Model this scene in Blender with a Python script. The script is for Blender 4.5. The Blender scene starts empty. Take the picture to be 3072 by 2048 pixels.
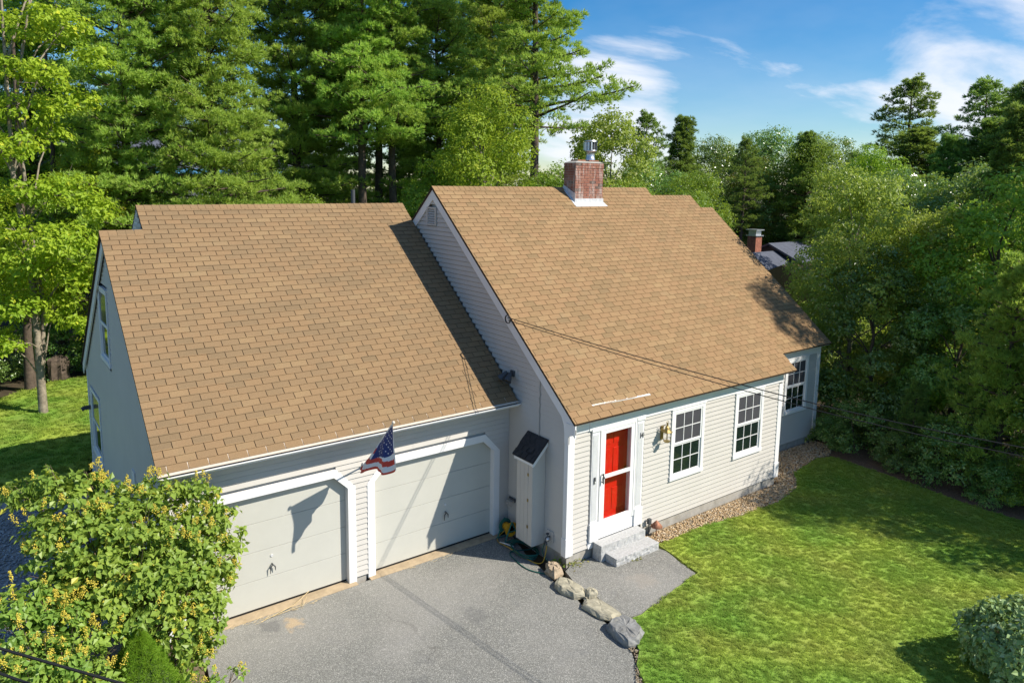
import bpy, math, random
import numpy as np
from mathutils import Vector, Matrix
R = math.radians
SC = bpy.context.scene
COL = SC.collection

# ------------------------------------------------------------------ camera
cam_d = bpy.data.cameras.new('camera'); cam = bpy.data.objects.new('camera', cam_d); COL.objects.link(cam)
CAM = Vector((-8.911, -9.967, 7.413))
yaw, pit, rol = R(-36.557), R(-8.135), R(0.766)
f_ = Vector((-math.sin(yaw)*math.cos(pit), math.cos(yaw)*math.cos(pit), math.sin(pit)))
r_ = Vector((math.cos(yaw), math.sin(yaw), 0)); u_ = r_.cross(f_)
rr = r_*math.cos(rol) + u_*math.sin(rol); uu = -r_*math.sin(rol) + u_*math.cos(rol)
cam.matrix_world = Matrix(((rr.x, uu.x, -f_.x, CAM.x), (rr.y, uu.y, -f_.y, CAM.y), (rr.z, uu.z, -f_.z, CAM.z), (0, 0, 0, 1)))
cam_d.sensor_width = 36; cam_d.lens = 36*2202.37/3072
cam_d.shift_x = 18.13/3072; cam_d.shift_y = -166.42/3072
cam_d.clip_start = .1; cam_d.clip_end = 2000
SC.camera = cam

# ------------------------------------------------------------------ world, sun, exposure
SUN = Vector((.4856, -.5683, .6643)).normalized()
w = bpy.data.worlds.new('World'); SC.world = w; w.use_nodes = True
nt = w.node_tree; nt.nodes.clear()
def N(t, kind, **kw):
    n = t.nodes.new(kind)
    for k, v in kw.items():
        if k.startswith('i_'):
            key = k[2:]
            key = int(key) if key.isdigit() else key.replace('_', ' ')
            n.inputs[key].default_value = v
        else: setattr(n, k, v)
    return n
L = lambda t, a, b: t.links.new(a, b)
def mth(t, op, a, b=None, c=None, clamp=False):
    n = t.nodes.new('ShaderNodeMath'); n.operation = op; n.use_clamp = clamp
    for i, x in enumerate((a, b, c)):
        if x is None: continue
        if isinstance(x, (int, float)): n.inputs[i].default_value = x
        else: t.links.new(x, n.inputs[i])
    return n.outputs[0]
def mix(t, f, a, b, blend='MIX'):
    n = t.nodes.new('ShaderNodeMix'); n.data_type = 'RGBA'; n.blend_type = blend
    for i, x in ((0, f), (6, a), (7, b)):
        if isinstance(x, (int, float)): n.inputs[i].default_value = x
        elif isinstance(x, tuple): n.inputs[i].default_value = x if len(x) == 4 else (*x, 1)
        else: t.links.new(x, n.inputs[i])
    return n.outputs[2]
sky = N(nt, 'ShaderNodeTexSky', sky_type='NISHITA', sun_disc=False, sun_elevation=math.asin(SUN.z),
        sun_rotation=math.atan2(SUN.x, SUN.y), altitude=60, air_density=1.0, dust_density=.1, ozone_density=4.5)
tc = N(nt, 'ShaderNodeTexCoord'); sp = N(nt, 'ShaderNodeSeparateXYZ'); L(nt, tc.outputs['Generated'], sp.inputs[0])
zz = mth(nt, 'ADD', mth(nt, 'MAXIMUM', sp.outputs[2], 0.0), .22)
cx = mth(nt, 'DIVIDE', sp.outputs[0], zz); cy = mth(nt, 'DIVIDE', sp.outputs[1], zz)
cmb = N(nt, 'ShaderNodeCombineXYZ'); L(nt, cx, cmb.inputs[0]); L(nt, cy, cmb.inputs[1])
n1 = N(nt, 'ShaderNodeTexNoise', i_Scale=1.1, i_Detail=9.0, i_Roughness=.58, i_Distortion=.35); 
mp = N(nt, 'ShaderNodeMapping'); mp.inputs['Location'].default_value = (3.1, 1.7, 0); mp.inputs['Rotation'].default_value = (0, 0, .5); mp.inputs['Scale'].default_value = (1.0, 1.7, 1)
L(nt, cmb.outputs[0], mp.inputs[0]); L(nt, mp.outputs[0], n1.inputs[0])
def lobe(d, width):
    d = Vector(d).normalized()
    vm = N(nt, 'ShaderNodeVectorMath', operation='DOT_PRODUCT'); L(nt, tc.outputs['Generated'], vm.inputs[0]); vm.inputs[1].default_value = d
    mr = N(nt, 'ShaderNodeMapRange', interpolation_type='SMOOTHSTEP'); mr.inputs[1].default_value = math.cos(width); mr.inputs[2].default_value = 1; L(nt, vm.outputs['Value'], mr.inputs[0])
    return mr.outputs[0]
lob = mth(nt, 'ADD', mth(nt, 'MULTIPLY', lobe((0.69, 0.712, 0.092), R(7.5)), .22), mth(nt, 'MULTIPLY', lobe((0.925, 0.345, 0.165), R(10)), .21))
cl = N(nt, 'ShaderNodeMapRange', interpolation_type='SMOOTHSTEP'); cl.inputs[1].default_value = .50; cl.inputs[2].default_value = .82
L(nt, mth(nt, 'ADD', n1.outputs[0], lob), cl.inputs[0])
veil = N(nt, 'ShaderNodeMapRange'); veil.inputs[1].default_value = .3; veil.inputs[2].default_value = .75; veil.inputs[3].default_value = .03; veil.inputs[4].default_value = .20
n2 = N(nt, 'ShaderNodeTexNoise', i_Scale=.9, i_Detail=5.0, i_Roughness=.6); L(nt, cmb.outputs[0], n2.inputs[0]); L(nt, n2.outputs[0], veil.inputs[0])
cov = mth(nt, 'MAXIMUM', mth(nt, 'MULTIPLY', cl.outputs[0], .93), veil.outputs[0])
shs = N(nt, 'ShaderNodeHueSaturation', i_Saturation=1.5, i_Value=.93); L(nt, sky.outputs[0], shs.inputs['Color'])
skyc = mix(nt, cov, shs.outputs[0], (7.0, 7.2, 7.8))
bg = N(nt, 'ShaderNodeBackground', i_Strength=.096); L(nt, skyc, bg.inputs[0])
out = N(nt, 'ShaderNodeOutputWorld'); L(nt, bg.outputs[0], out.inputs[0])

sd = bpy.data.lights.new('sun', 'SUN'); sd.energy = 4.9; sd.angle = R(.53); sd.color = (1, .93, .82)
so = bpy.data.objects.new('sun', sd); COL.objects.link(so); so.rotation_euler = SUN.to_track_quat('Z', 'Y').to_euler(); so.location = (20, -20, 30)
SC.view_settings.view_transform = 'Standard'; SC.view_settings.look = 'None'; SC.view_settings.gamma = 1
SC.view_settings.use_curve_mapping = False; SC.view_settings.exposure = 0.55
SC.render.engine = 'CYCLES'
SC.cycles.max_bounces = 6; SC.cycles.transparent_max_bounces = 12; SC.cycles.diffuse_bounces = 3

# ------------------------------------------------------------------ materials
def mat(name, col=(.5, .5, .5), rough=.7, metal=0, spec=.3, noise=0, nscale=8, bump=0, bscale=60, dirt=None, trans=0):
    m = bpy.data.materials.new(name); m.use_nodes = True; t = m.node_tree
    b = t.nodes['Principled BSDF']; b.inputs['Roughness'].default_value = rough; b.inputs['Metallic'].default_value = metal
    b.inputs['Specular IOR Level'].default_value = spec
    c = col
    g = N(t, 'ShaderNodeNewGeometry')
    if noise:
        n = N(t, 'ShaderNodeTexNoise', i_Scale=nscale, i_Detail=6.0, i_Roughness=.65); L(t, g.outputs['Position'], n.inputs[0])
        lo = tuple(x*(1-noise) for x in col); hi = tuple(min(1, x*(1+noise)) for x in col)
        mr = N(t, 'ShaderNodeMapRange'); mr.inputs[1].default_value = .3; mr.inputs[2].default_value = .7; L(t, n.outputs[0], mr.inputs[0])
        c = mix(t, mr.outputs[0], lo, hi)
    if dirt:
        n = N(t, 'ShaderNodeTexNoise', i_Scale=dirt[1], i_Detail=8.0, i_Roughness=.7); L(t, g.outputs['Position'], n.inputs[0])
        mr = N(t, 'ShaderNodeMapRange'); mr.inputs[1].default_value = dirt[2]; mr.inputs[2].default_value = dirt[2]+.18; mr.inputs[4].default_value = dirt[3]; L(t, n.outputs[0], mr.inputs[0])
        c = mix(t, mr.outputs[0], c if not isinstance(c, tuple) else c, dirt[0])
    if isinstance(c, tuple): b.inputs['Base Color'].default_value = (*c, 1)
    else: L(t, c, b.inputs['Base Color'])
    if bump:
        n = N(t, 'ShaderNodeTexNoise', i_Scale=bscale, i_Detail=4.0); L(t, g.outputs['Position'], n.inputs[0])
        bp = N(t, 'ShaderNodeBump', i_Strength=bump, i_Distance=.01); L(t, n.outputs[0], bp.inputs['Height']); L(t, bp.outputs[0], b.inputs['Normal'])
    return m

def leaf_mat(name, dark, light, hi=None, trans=.35, rough=.5, spec=.25, nscale=.8, objvar=.25):
    """foliage: per-leaf tone attribute, gentle patches, per-tree variation, translucency"""
    m = bpy.data.materials.new(name); m.use_nodes = True; t = m.node_tree
    b = t.nodes['Principled BSDF']; b.inputs['Roughness'].default_value = rough; b.inputs['Specular IOR Level'].default_value = spec
    a = N(t, 'ShaderNodeAttribute', attribute_name='tone'); g = N(t, 'ShaderNodeNewGeometry'); oi = N(t, 'ShaderNodeObjectInfo')
    n = N(t, 'ShaderNodeTexNoise', i_Scale=nscale, i_Detail=3.0); L(t, g.outputs['Position'], n.inputs[0])
    v = mth(t, 'ADD', mth(t, 'MULTIPLY', a.outputs['Fac'], .65), mth(t, 'MULTIPLY', mth(t, 'SUBTRACT', n.outputs[0], .35), 1.1), clamp=True)
    c = mix(t, v, dark, light)
    if hi:
        mr = N(t, 'ShaderNodeMapRange'); mr.inputs[1].default_value = .86; mr.inputs[2].default_value = .9; L(t, a.outputs['Fac'], mr.inputs[0])
        c = mix(t, mr.outputs[0], c, hi)
    hs = N(t, 'ShaderNodeHueSaturation'); L(t, c, hs.inputs['Color'])
    L(t, mth(t, 'ADD', mth(t, 'MULTIPLY', oi.outputs['Random'], .03), .485), hs.inputs['Hue'])
    L(t, mth(t, 'ADD', mth(t, 'MULTIPLY', oi.outputs['Random'], objvar), 1-objvar/2), hs.inputs['Value'])
    L(t, hs.outputs[0], b.inputs['Base Color'])
    tr = N(t, 'ShaderNodeBsdfTranslucent'); br = mix(t, .5, hs.outputs[0], (.35, .42, .03)); L(t, br, tr.inputs[0])
    ms = N(t, 'ShaderNodeMixShader', i_0=trans); L(t, b.outputs[0], ms.inputs[1]); L(t, tr.outputs[0], ms.inputs[2])
    L(t, ms.outputs[0], t.nodes['Material Output'].inputs[0])
    return m

def shingle_mat(name, y0, dy, cols=((.255, .168, .086), (.305, .204, .104), (.222, .152, .080), (.285, .178, .092))):
    m = bpy.data.materials.new(name); m.use_nodes = True; t = m.node_tree
    b = t.nodes['Principled BSDF']; b.inputs['Roughness'].default_value = .93; b.inputs['Specular IOR Level'].default_value = .1
    g = N(t, 'ShaderNodeNewGeometry'); s = N(t, 'ShaderNodeSeparateXYZ'); L(t, g.outputs['Position'], s.inputs[0])
    row = mth(t, 'FLOOR', mth(t, 'DIVIDE', mth(t, 'SUBTRACT', s.outputs[1], y0), dy))
    par = mth(t, 'MULTIPLY', mth(t, 'MODULO', mth(t, 'ADD', row, 400), 2), .152)
    colx = mth(t, 'FLOOR', mth(t, 'DIVIDE', mth(t, 'ADD', mth(t, 'SUBTRACT', s.outputs[0], par), 30.4), .304))
    cb = N(t, 'ShaderNodeCombineXYZ'); L(t, row, cb.inputs[0]); L(t, colx, cb.inputs[1])
    wn = N(t, 'ShaderNodeTexWhiteNoise', noise_dimensions='2D'); L(t, cb.outputs[0], wn.inputs['Vector'])
    # strips of three tabs share a shade
    c3 = N(t, 'ShaderNodeCombineXYZ'); L(t, row, c3.inputs[0]); L(t, mth(t, 'FLOOR', mth(t, 'DIVIDE', mth(t, 'ADD', colx, row), 3)), c3.inputs[1])
    w3 = N(t, 'ShaderNodeTexWhiteNoise', noise_dimensions='2D'); L(t, c3.outputs[0], w3.inputs['Vector'])
    n = N(t, 'ShaderNodeTexNoise', i_Scale=.75, i_Detail=4.0, i_Roughness=.6); L(t, g.outputs['Position'], n.inputs[0])
    f = mth(t, 'ADD', mth(t, 'MULTIPLY', wn.outputs[0], .55), mth(t, 'MULTIPLY', w3.outputs[0], .25))
    cr = N(t, 'ShaderNodeValToRGB'); cr.color_ramp.interpolation = 'LINEAR'
    e = cr.color_ramp.elements; e[0].position = 0; e[0].color = (*cols[2], 1); e[1].position = .8; e[1].color = (*cols[1], 1)
    x = e.new(.22); x.color = (*cols[0], 1); x = e.new(.5); x.color = (*cols[3], 1)
    L(t, mth(t, 'ADD', f, mth(t, 'MULTIPLY', mth(t, 'SUBTRACT', n.outputs[0], .5), .55), clamp=True), cr.inputs[0])
    c = cr.outputs[0]
    # algae-grey patches and granules
    n3 = N(t, 'ShaderNodeTexNoise', i_Scale=1.7, i_Detail=5.0, i_Roughness=.7); L(t, g.outputs['Position'], n3.inputs[0])
    mr = N(t, 'ShaderNodeMapRange'); mr.inputs[1].default_value = .56; mr.inputs[2].default_value = .74; mr.inputs[4].default_value = .42; L(t, mth(t, 'ADD', n3.outputs[0], mth(t, 'MULTIPLY', mth(t, 'SUBTRACT', wn.outputs[0], .5), .12)), mr.inputs[0])
    c = mix(t, mr.outputs[0], c, (.23, .175, .10))
    n4 = N(t, 'ShaderNodeTexNoise', i_Scale=160.0, i_Detail=3.0); L(t, g.outputs['Position'], n4.inputs[0])
    mr2 = N(t, 'ShaderNodeMapRange'); mr2.inputs[1].default_value = .3; mr2.inputs[2].default_value = .7; mr2.inputs[3].default_value = .72; mr2.inputs[4].default_value = 1.28; L(t, n4.outputs[0], mr2.inputs[0])
    vm = N(t, 'ShaderNodeVectorMath', operation='SCALE'); L(t, c, vm.inputs[0]); L(t, mr2.outputs[0], vm.inputs['Scale'])
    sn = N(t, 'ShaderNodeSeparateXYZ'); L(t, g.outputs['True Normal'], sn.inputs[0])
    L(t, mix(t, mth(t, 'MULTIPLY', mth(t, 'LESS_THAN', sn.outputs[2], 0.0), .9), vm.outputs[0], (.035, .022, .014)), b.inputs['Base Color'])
    bp = N(t, 'ShaderNodeBump', i_Strength=.25, i_Distance=.004); L(t, n4.outputs[0], bp.inputs['Height']); L(t, bp.outputs[0], b.inputs['Normal'])
    return m

def brick_mat():
    m = bpy.data.materials.new('brick_clay'); m.use_nodes = True; t = m.node_tree
    b = t.nodes['Principled BSDF']; b.inputs['Roughness'].default_value = .9
    oi = N(t, 'ShaderNodeObjectInfo'); g = N(t, 'ShaderNodeNewGeometry')
    cr = N(t, 'ShaderNodeValToRGB'); e = cr.color_ramp.elements
    e[0].position = 0; e[0].color = (.26, .095, .06, 1); e[1].position = 1; e[1].color = (.40, .30, .25, 1)
    for p_, c in ((.35, (.31, .125, .08)), (.6, (.27, .11, .065)), (.78, (.10, .07, .055)), (.86, (.34, .16, .11))):
        x = e.new(p_); x.color = (*c, 1)
    cr.color_ramp.interpolation = 'CONSTANT'; L(t, oi.outputs['Random'], cr.inputs[0])
    # white efflorescence streaks
    mp = N(t, 'ShaderNodeMapping'); mp.inputs['Scale'].default_value = (5, 5, .9); L(t, g.outputs['Position'], mp.inputs[0])
    n = N(t, 'ShaderNodeTexNoise', i_Scale=1.0, i_Detail=6.0, i_Roughness=.7); L(t, mp.outputs[0], n.inputs[0])
    mr = N(t, 'ShaderNodeMapRange'); mr.inputs[1].default_value = .5; mr.inputs[2].default_value = .62; mr.inputs[4].default_value = .8; L(t, n.outputs[0], mr.inputs[0])
    n2 = N(t, 'ShaderNodeTexNoise', i_Scale=30.0, i_Detail=4.0); L(t, g.outputs['Position'], n2.inputs[0])
    c = mix(t, mr.outputs[0], cr.outputs[0], (.52, .47, .43)); c = mix(t, mth(t, 'MULTIPLY', n2.outputs[0], .35), c, (.2, .1, .07))
    L(t, c, b.inputs['Base Color']); return m

def asphalt_mat():
    m = bpy.data.materials.new('asphalt'); m.use_nodes = True; t = m.node_tree
    b = t.nodes['Principled BSDF']; b.inputs['Roughness'].default_value = .9; b.inputs['Specular IOR Level'].default_value = .2
    g = N(t, 'ShaderNodeNewGeometry')
    v = N(t, 'ShaderNodeTexVoronoi', i_Scale=85.0); L(t, g.outputs['Position'], v.inputs[0])
    sx = N(t, 'ShaderNodeSeparateColor'); L(t, v.outputs['Color'], sx.inputs[0])
    cr = N(t, 'ShaderNodeValToRGB'); e = cr.color_ramp.elements; e[0].position = 0; e[0].color = (.10, .102, .093, 1); e[1].position = 1; e[1].color = (.44, .43, .39, 1)
    x = e.new(.5); x.color = (.178, .182, .165, 1); x = e.new(.85); x.color = (.265, .265, .24, 1); L(t, sx.outputs[0], cr.inputs[0])
    n = N(t, 'ShaderNodeTexNoise', i_Scale=.7, i_Detail=6.0, i_Roughness=.6); L(t, g.outputs['Position'], n.inputs[0])
    c = mix(t, mth(t, 'MULTIPLY', n.outputs[0], .42), cr.outputs[0], (.27, .25, .215))
    n2 = N(t, 'ShaderNodeTexNoise', i_Scale=3.2, i_Detail=8.0, i_Roughness=.7); L(t, g.outputs['Position'], n2.inputs[0])
    mr = N(t, 'ShaderNodeMapRange'); mr.inputs[1].default_value = .52; mr.inputs[2].default_value = .72; mr.inputs[4].default_value = .4; L(t, n2.outputs[0], mr.inputs[0])
    c = mix(t, mr.outputs[0], c, (.15, .15, .148))
    def stain(px, py, rad, col, amt, c, off):
        vs = N(t, 'ShaderNodeVectorMath', operation='DISTANCE'); L(t, g.outputs['Position'], vs.inputs[0]); vs.inputs[1].default_value = (px, py, 0)
        nn = N(t, 'ShaderNodeTexNoise', i_Scale=7.0, i_Detail=5.0); L(t, g.outputs['Position'], nn.inputs[0])
        d = mth(t, 'ADD', vs.outputs['Value'], mth(t, 'MULTIPLY', mth(t, 'SUBTRACT', nn.outputs[0], .5), off))
        mr = N(t, 'ShaderNodeMapRange', interpolation_type='SMOOTHSTEP'); mr.inputs[1].default_value = rad; mr.inputs[2].default_value = rad*.35; mr.inputs[4].default_value = amt; L(t, d, mr.inputs[0])
        return mix(t, mr.outputs[0], c, col)
    # cracks and worn, paler tracks
    wv_ = N(t, 'ShaderNodeTexNoise', i_Scale=1.3, i_Detail=6.0); L(t, g.outputs['Position'], wv_.inputs[0])
    ad = N(t, 'ShaderNodeVectorMath', operation='MULTIPLY_ADD'); L(t, wv_.outputs['Color'], ad.inputs[0]); ad.inputs[1].default_value = (.9, .9, 0); L(t, g.outputs['Position'], ad.inputs[2])
    cv = N(t, 'ShaderNodeTexVoronoi', feature='DISTANCE_TO_EDGE', i_Scale=.42); L(t, ad.outputs[0], cv.inputs[0])
    cm = N(t, 'ShaderNodeMapRange'); cm.inputs[1].default_value = .0035; cm.inputs[2].default_value = .0015; cm.inputs[4].default_value = .35; L(t, cv.outputs['Distance'], cm.inputs[0])
    cmn = N(t, 'ShaderNodeMapRange'); cmn.inputs[1].default_value = .5; cmn.inputs[2].default_value = .6; L(t, n.outputs[0], cmn.inputs[0])
    c = mix(t, mth(t, 'MULTIPLY', cm.outputs[0], cmn.outputs[0]), c, (.06, .055, .05))
    n5 = N(t, 'ShaderNodeTexNoise', i_Scale=.28, i_Detail=4.0, i_Distortion=.6); L(t, g.outputs['Position'], n5.inputs[0])
    m5 = N(t, 'ShaderNodeMapRange'); m5.inputs[1].default_value = .48; m5.inputs[2].default_value = .62; m5.inputs[4].default_value = .30; L(t, n5.outputs[0], m5.inputs[0])
    c = mix(t, m5.outputs[0], c, (.36, .345, .315))
    c = stain(-2.3, -.3, .30, (.11, .11, .11), .35, c, .5); c = stain(-3.9, -1.2, .22, (.10, .10, .10), .3, c, .5); c = stain(.9, -1.2, .35, (.33, .29, .24), .35, c, .5)
    c = stain(-4.92, 1.30, .22, (.52, .37, .20), .6, c, .45)
    c = stain(-5.25, 1.42, .24, (.12, .12, .12), .5, c, .45)
    L(t, c, b.inputs['Base Color'])
    bp = N(t, 'ShaderNodeBump', i_Strength=.5, i_Distance=.006); L(t, v.outputs['Distance'], bp.inputs['Height']); L(t, bp.outputs[0], b.inputs['Normal'])
    return m

def lawn_mat(name, blade):
    m = bpy.data.materials.new(name); m.use_nodes = True; t = m.node_tree
    b = t.nodes['Principled BSDF']; b.inputs['Roughness'].default_value = .75; b.inputs['Specular IOR Level'].default_value = .15
    g = N(t, 'ShaderNodeNewGeometry')
    n = N(t, 'ShaderNodeTexNoise', i_Scale=.6, i_Detail=2.0, i_Roughness=.4); L(t, g.outputs['Position'], n.inputs[0])
    n2 = N(t, 'ShaderNodeTexNoise', i_Scale=1.3, i_Detail=3.0, i_Roughness=.5); L(t, g.outputs['Position'], n2.inputs[0])
    n3 = N(t, 'ShaderNodeTexNoise', i_Scale=38.0, i_Detail=3.0, i_Roughness=.7); L(t, g.outputs['Position'], n3.inputs[0])
    mr = N(t, 'ShaderNodeMapRange'); mr.inputs[1].default_value = .35; mr.inputs[2].default_value = .65; L(t, n.outputs[0], mr.inputs[0])
    c = mix(t, mr.outputs[0], (.19, .37, .045), (.37, .48, .065))
    mr = N(t, 'ShaderNodeMapRange'); mr.inputs[1].default_value = .42; mr.inputs[2].default_value = .7; mr.inputs[4].default_value = .28; L(t, n2.outputs[0], mr.inputs[0])
    c = mix(t, mr.outputs[0], c, (.40, .34, .11))
    mr = N(t, 'ShaderNodeMapRange'); mr.inputs[1].default_value = .35; mr.inputs[2].default_value = .65; L(t, n3.outputs[0], mr.inputs[0])
    c = mix(t, mr.outputs[0], mix(t, .25, c, (.14, .22, .03)), c)
    if blade:
        oi = N(t, 'ShaderNodeAttribute', attribute_name='tone')
        c = mix(t, mth(t, 'MULTIPLY', oi.outputs['Fac'], .5), c, mix(t, .5, c, (.42, .43, .11)))
        L(t, c, b.inputs['Base Color'])
        tr = N(t, 'ShaderNodeBsdfTranslucent'); L(t, c, tr.inputs[0]); ms = N(t, 'ShaderNodeMixShader', i_0=.42)
        L(t, b.outputs[0], ms.inputs[1]); L(t, tr.outputs[0], ms.inputs[2]); L(t, ms.outputs[0], t.nodes['Material Output'].inputs[0])
    else:
        c = mix(t, .12, c, (.14, .12, .05)); L(t, c, b.inputs['Base Color'])
        bp = N(t, 'ShaderNodeBump', i_Strength=.8, i_Distance=.03); L(t, n3.outputs[0], bp.inputs['Height']); L(t, bp.outputs[0], b.inputs['Normal'])
    return m

def glass_mat(name, base, refl=1.0, rough=.02):
    m = mat(name, base, rough, spec=refl, noise=.12, nscale=2); return m
def clear_glass(name):
    m = bpy.data.materials.new(name); m.use_nodes = True; t = m.node_tree; t.nodes.remove(t.nodes['Principled BSDF'])
    tr = N(t, 'ShaderNodeBsdfTransparent'); gl = N(t, 'ShaderNodeBsdfGlossy', i_Roughness=.02); fr = N(t, 'ShaderNodeLayerWeight', i_Blend=.5)
    ms = N(t, 'ShaderNodeMixShader'); L(t, mth(t, 'ADD', mth(t, 'MULTIPLY', mth(t, 'POWER', fr.outputs['Facing'], 3.0), .5), .04), ms.inputs[0]); L(t, tr.outputs[0], ms.inputs[1]); L(t, gl.outputs[0], ms.inputs[2]); L(t, ms.outputs[0], t.nodes['Material Output'].inputs[0])
    return m

M = dict(
 siding=mat('siding_vinyl', (.53, .505, .462), .55, noise=.035, nscale=1.5, dirt=((.42, .38, .31), 2.2, .62, .35)),
 white=mat('white_trim', (.76, .76, .75), .45, noise=.03, nscale=3, dirt=((.6, .58, .53), 5, .64, .4)),
 cream=mat('cream_gutter_guard', (.66, .57, .46), .5, noise=.08, nscale=5),
 door=mat('garage_door_paint', (.50, .495, .44), .5, noise=.03, nscale=2, dirt=((.46, .45, .39), 3, .6, .4)),
 red=mat('red_door_paint', (.56, .010, .005), .35),
 black=mat('black_rubber', (.015, .015, .015), .7),
 dgrey=mat('dark_grey_metal', (.07, .075, .08), .5),
 steel=mat('galvanised_steel', (.55, .57, .6), .35, metal=.85, noise=.15, nscale=20),
 alu=mat('aluminium', (.72, .72, .72), .4, metal=.3),
 brass=mat('aged_brass', (.33, .25, .10), .4, metal=.75, noise=.35, nscale=30),
 copper=mat('rusty_copper', (.33, .15, .09), .6, metal=.3, noise=.4, nscale=30),
 concrete=mat('concrete', (.36, .34, .30), .9, noise=.15, nscale=6, bump=.3, dirt=((.22, .2, .16), 4, .52, .6)),
 apron=mat('tan_sill', (.40, .31, .20), .9, noise=.2, nscale=5, bump=.2, dirt=((.2, .14, .08), 9, .55, .6)),
 granite=mat('granite', (.42, .42, .41), .85, noise=.22, nscale=25, bump=.35, bscale=45),
 fieldstone=mat('fieldstone', (.36, .33, .24), .9, noise=.28, nscale=9, bump=.6, bscale=25, dirt=((.13, .12, .11), 5, .54, .6)),
 fieldstone2=mat('tan_fieldstone', (.36, .28, .19), .9, noise=.35, nscale=14, bump=.8, bscale=25, dirt=((.6, .5, .4), 12, .58, .6)),
 fieldstone3=mat('grey_fieldstone', (.21, .21, .20), .9, noise=.4, nscale=7, bump=.6, bscale=20, dirt=((.5, .46, .36), 6, .55, .7)),
 mortar=mat('mortar', (.36, .32, .28), .95, noise=.2, nscale=30),
 brick=brick_mat(), asphalt=asphalt_mat(),
 roofdark=mat('dark_shingle', (.045, .043, .042), .95, noise=.3, nscale=12, bump=.4),
 underlay=mat('roof_underlay', (.05, .032, .02), .95),
 lead=mat('lead_flashing', (.55, .56, .57), .45, noise=.15, nscale=14, dirt=((.85, .85, .85), 9, .5, .6)),
 pine=leaf_mat('pine_needles', (.28, .46, .08), (.58, .74, .16), trans=0.50, rough=.55, objvar=.3),
 pined=leaf_mat('pine_needles_dark', (.11, .25, .06), (.33, .50, .12), trans=0.45, objvar=.3),
 maple=leaf_mat('maple_leaves', (.27, .40, .03), (.56, .64, .05), hi=(.72, .68, .06), trans=0.52, objvar=.1),
 green=leaf_mat('green_leaves', (.13, .26, .03), (.34, .50, .06), hi=(.46, .60, .08), trans=0.52, rough=.4, spec=.4, objvar=.35),
 dark=leaf_mat('dark_leaves', (.09, .21, .045), (.26, .42, .09), hi=(.50, .62, .20), trans=0.40, rough=.28, spec=.8, objvar=.35),
 mapleg=leaf_mat('green_maple_leaves', (.16, .32, .03), (.42, .58, .05), hi=(.56, .66, .07), trans=.5, objvar=.1),  # the leaves' own yellowish green, greener than the maple material
 birch=leaf_mat('birch_leaves', (.22, .34, .05), (.48, .58, .12), hi=(.72, .74, .34), trans=0.52, rough=.4, spec=.4, objvar=.1),
 olive=leaf_mat('olive_leaves', (.14, .17, .03), (.30, .28, .05), hi=(.45, .34, .08), trans=.3, objvar=.2),
 lilac=leaf_mat('lilac_leaves', (.16, .30, .05), (.38, .50, .08), hi=(.60, .58, .07), trans=0.42, rough=.42, spec=.35, nscale=1.6, objvar=.05),
 seed=mat('yellow_seed_heads', (.56, .45, .06), .7, noise=.35, nscale=30),
 hydr=leaf_mat('hydrangea_leaves', (.17, .30, .10), (.36, .50, .22), hi=(.50, .62, .34), trans=.2, rough=.55, spec=.2, objvar=.05),
 spruce=leaf_mat('spruce_needles', (.16, .32, .025), (.36, .54, .055), trans=0.50, nscale=5, objvar=.05),
 bark=mat('pine_bark', (.10, .075, .058), .95, noise=.4, nscale=9, bump=.8, bscale=18),
 barkl=mat('maple_bark', (.26, .22, .165), .95, noise=.4, nscale=7, bump=.8, bscale=22, dirt=((.09, .08, .06), 5, .5, .7)),
 stem=mat('shrub_stem', (.17, .125, .085), .9, noise=.3, nscale=20),
 lawn=lawn_mat('lawn_turf', False), blade=lawn_mat('grass_blades', True),
 floor=mat('forest_floor', (.06, .045, .025), .95, noise=.5, nscale=2.5, dirt=((.05, .07, .02), 1.2, .5, .6)),
 mulch=mat('bark_mulch', (.15, .095, .06), .95, noise=.45, nscale=25, bump=.8, bscale=40),
 soil=mat('bed_soil', (.16, .12, .075), .95, noise=.4, nscale=18, bump=.6),
 bluestone=mat('crushed_stone', (.30, .30, .30), .9, noise=.35, nscale=40, bump=.9, bscale=35),
 straw=mat('dry_straw', (.55, .42, .22), .8, noise=.3, nscale=30),
 hoseg=mat('green_hose', (.015, .10, .075), .35), hosey=mat('yellow_hose', (.50, .30, .03), .4),
 reelg=mat('green_plastic', (.03, .16, .13), .45), yplast=mat('yellow_plastic', (.65, .33, .02), .45),
 wire=mat('wire_black', (.02, .02, .02), .6), condw=mat('cable_grey', (.38, .36, .33), .6),
 pane_up=glass_mat('screened_glass', (.075, .075, .083), .35, .15), pane_lo=glass_mat('window_glass', (.012, .022, .018), 1.0, .03),
 glass=clear_glass('clear_glass'),
 fred=mat('flag_red', (.62, .07, .045), .7), fwhite=mat('flag_white', (.78, .76, .74), .7), fblue=mat('flag_blue', (.035, .05, .17), .7),
 nbwall=mat('neighbour_wall', (.12, .13, .15), .8, noise=.2, nscale=.4), nbtrim=mat('blue_trim', (.10, .33, .60), .6), nbroof=mat('slate_roof', (.09, .10, .13), .9, noise=.2, nscale=3),
)

# ------------------------------------------------------------------ helpers
def obj(name, me, parent=None, loc=None):
    o = bpy.data.objects.new(name, me); COL.objects.link(o)
    if parent: o.parent = parent
    if loc: o.location = loc
    return o
def thing(name, label, cat, loc=(0, 0, 0), group=None):
    o = obj(name, None, None, loc); o['label'] = label; o['category'] = cat
    o.empty_display_size = .2
    if group: o['group'] = group
    return o
def tag(o, label, cat, group=None):
    o['label'] = label; o['category'] = cat
    if group: o['group'] = group
    return o
def kind(o, k): o['kind'] = k; return o

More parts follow.
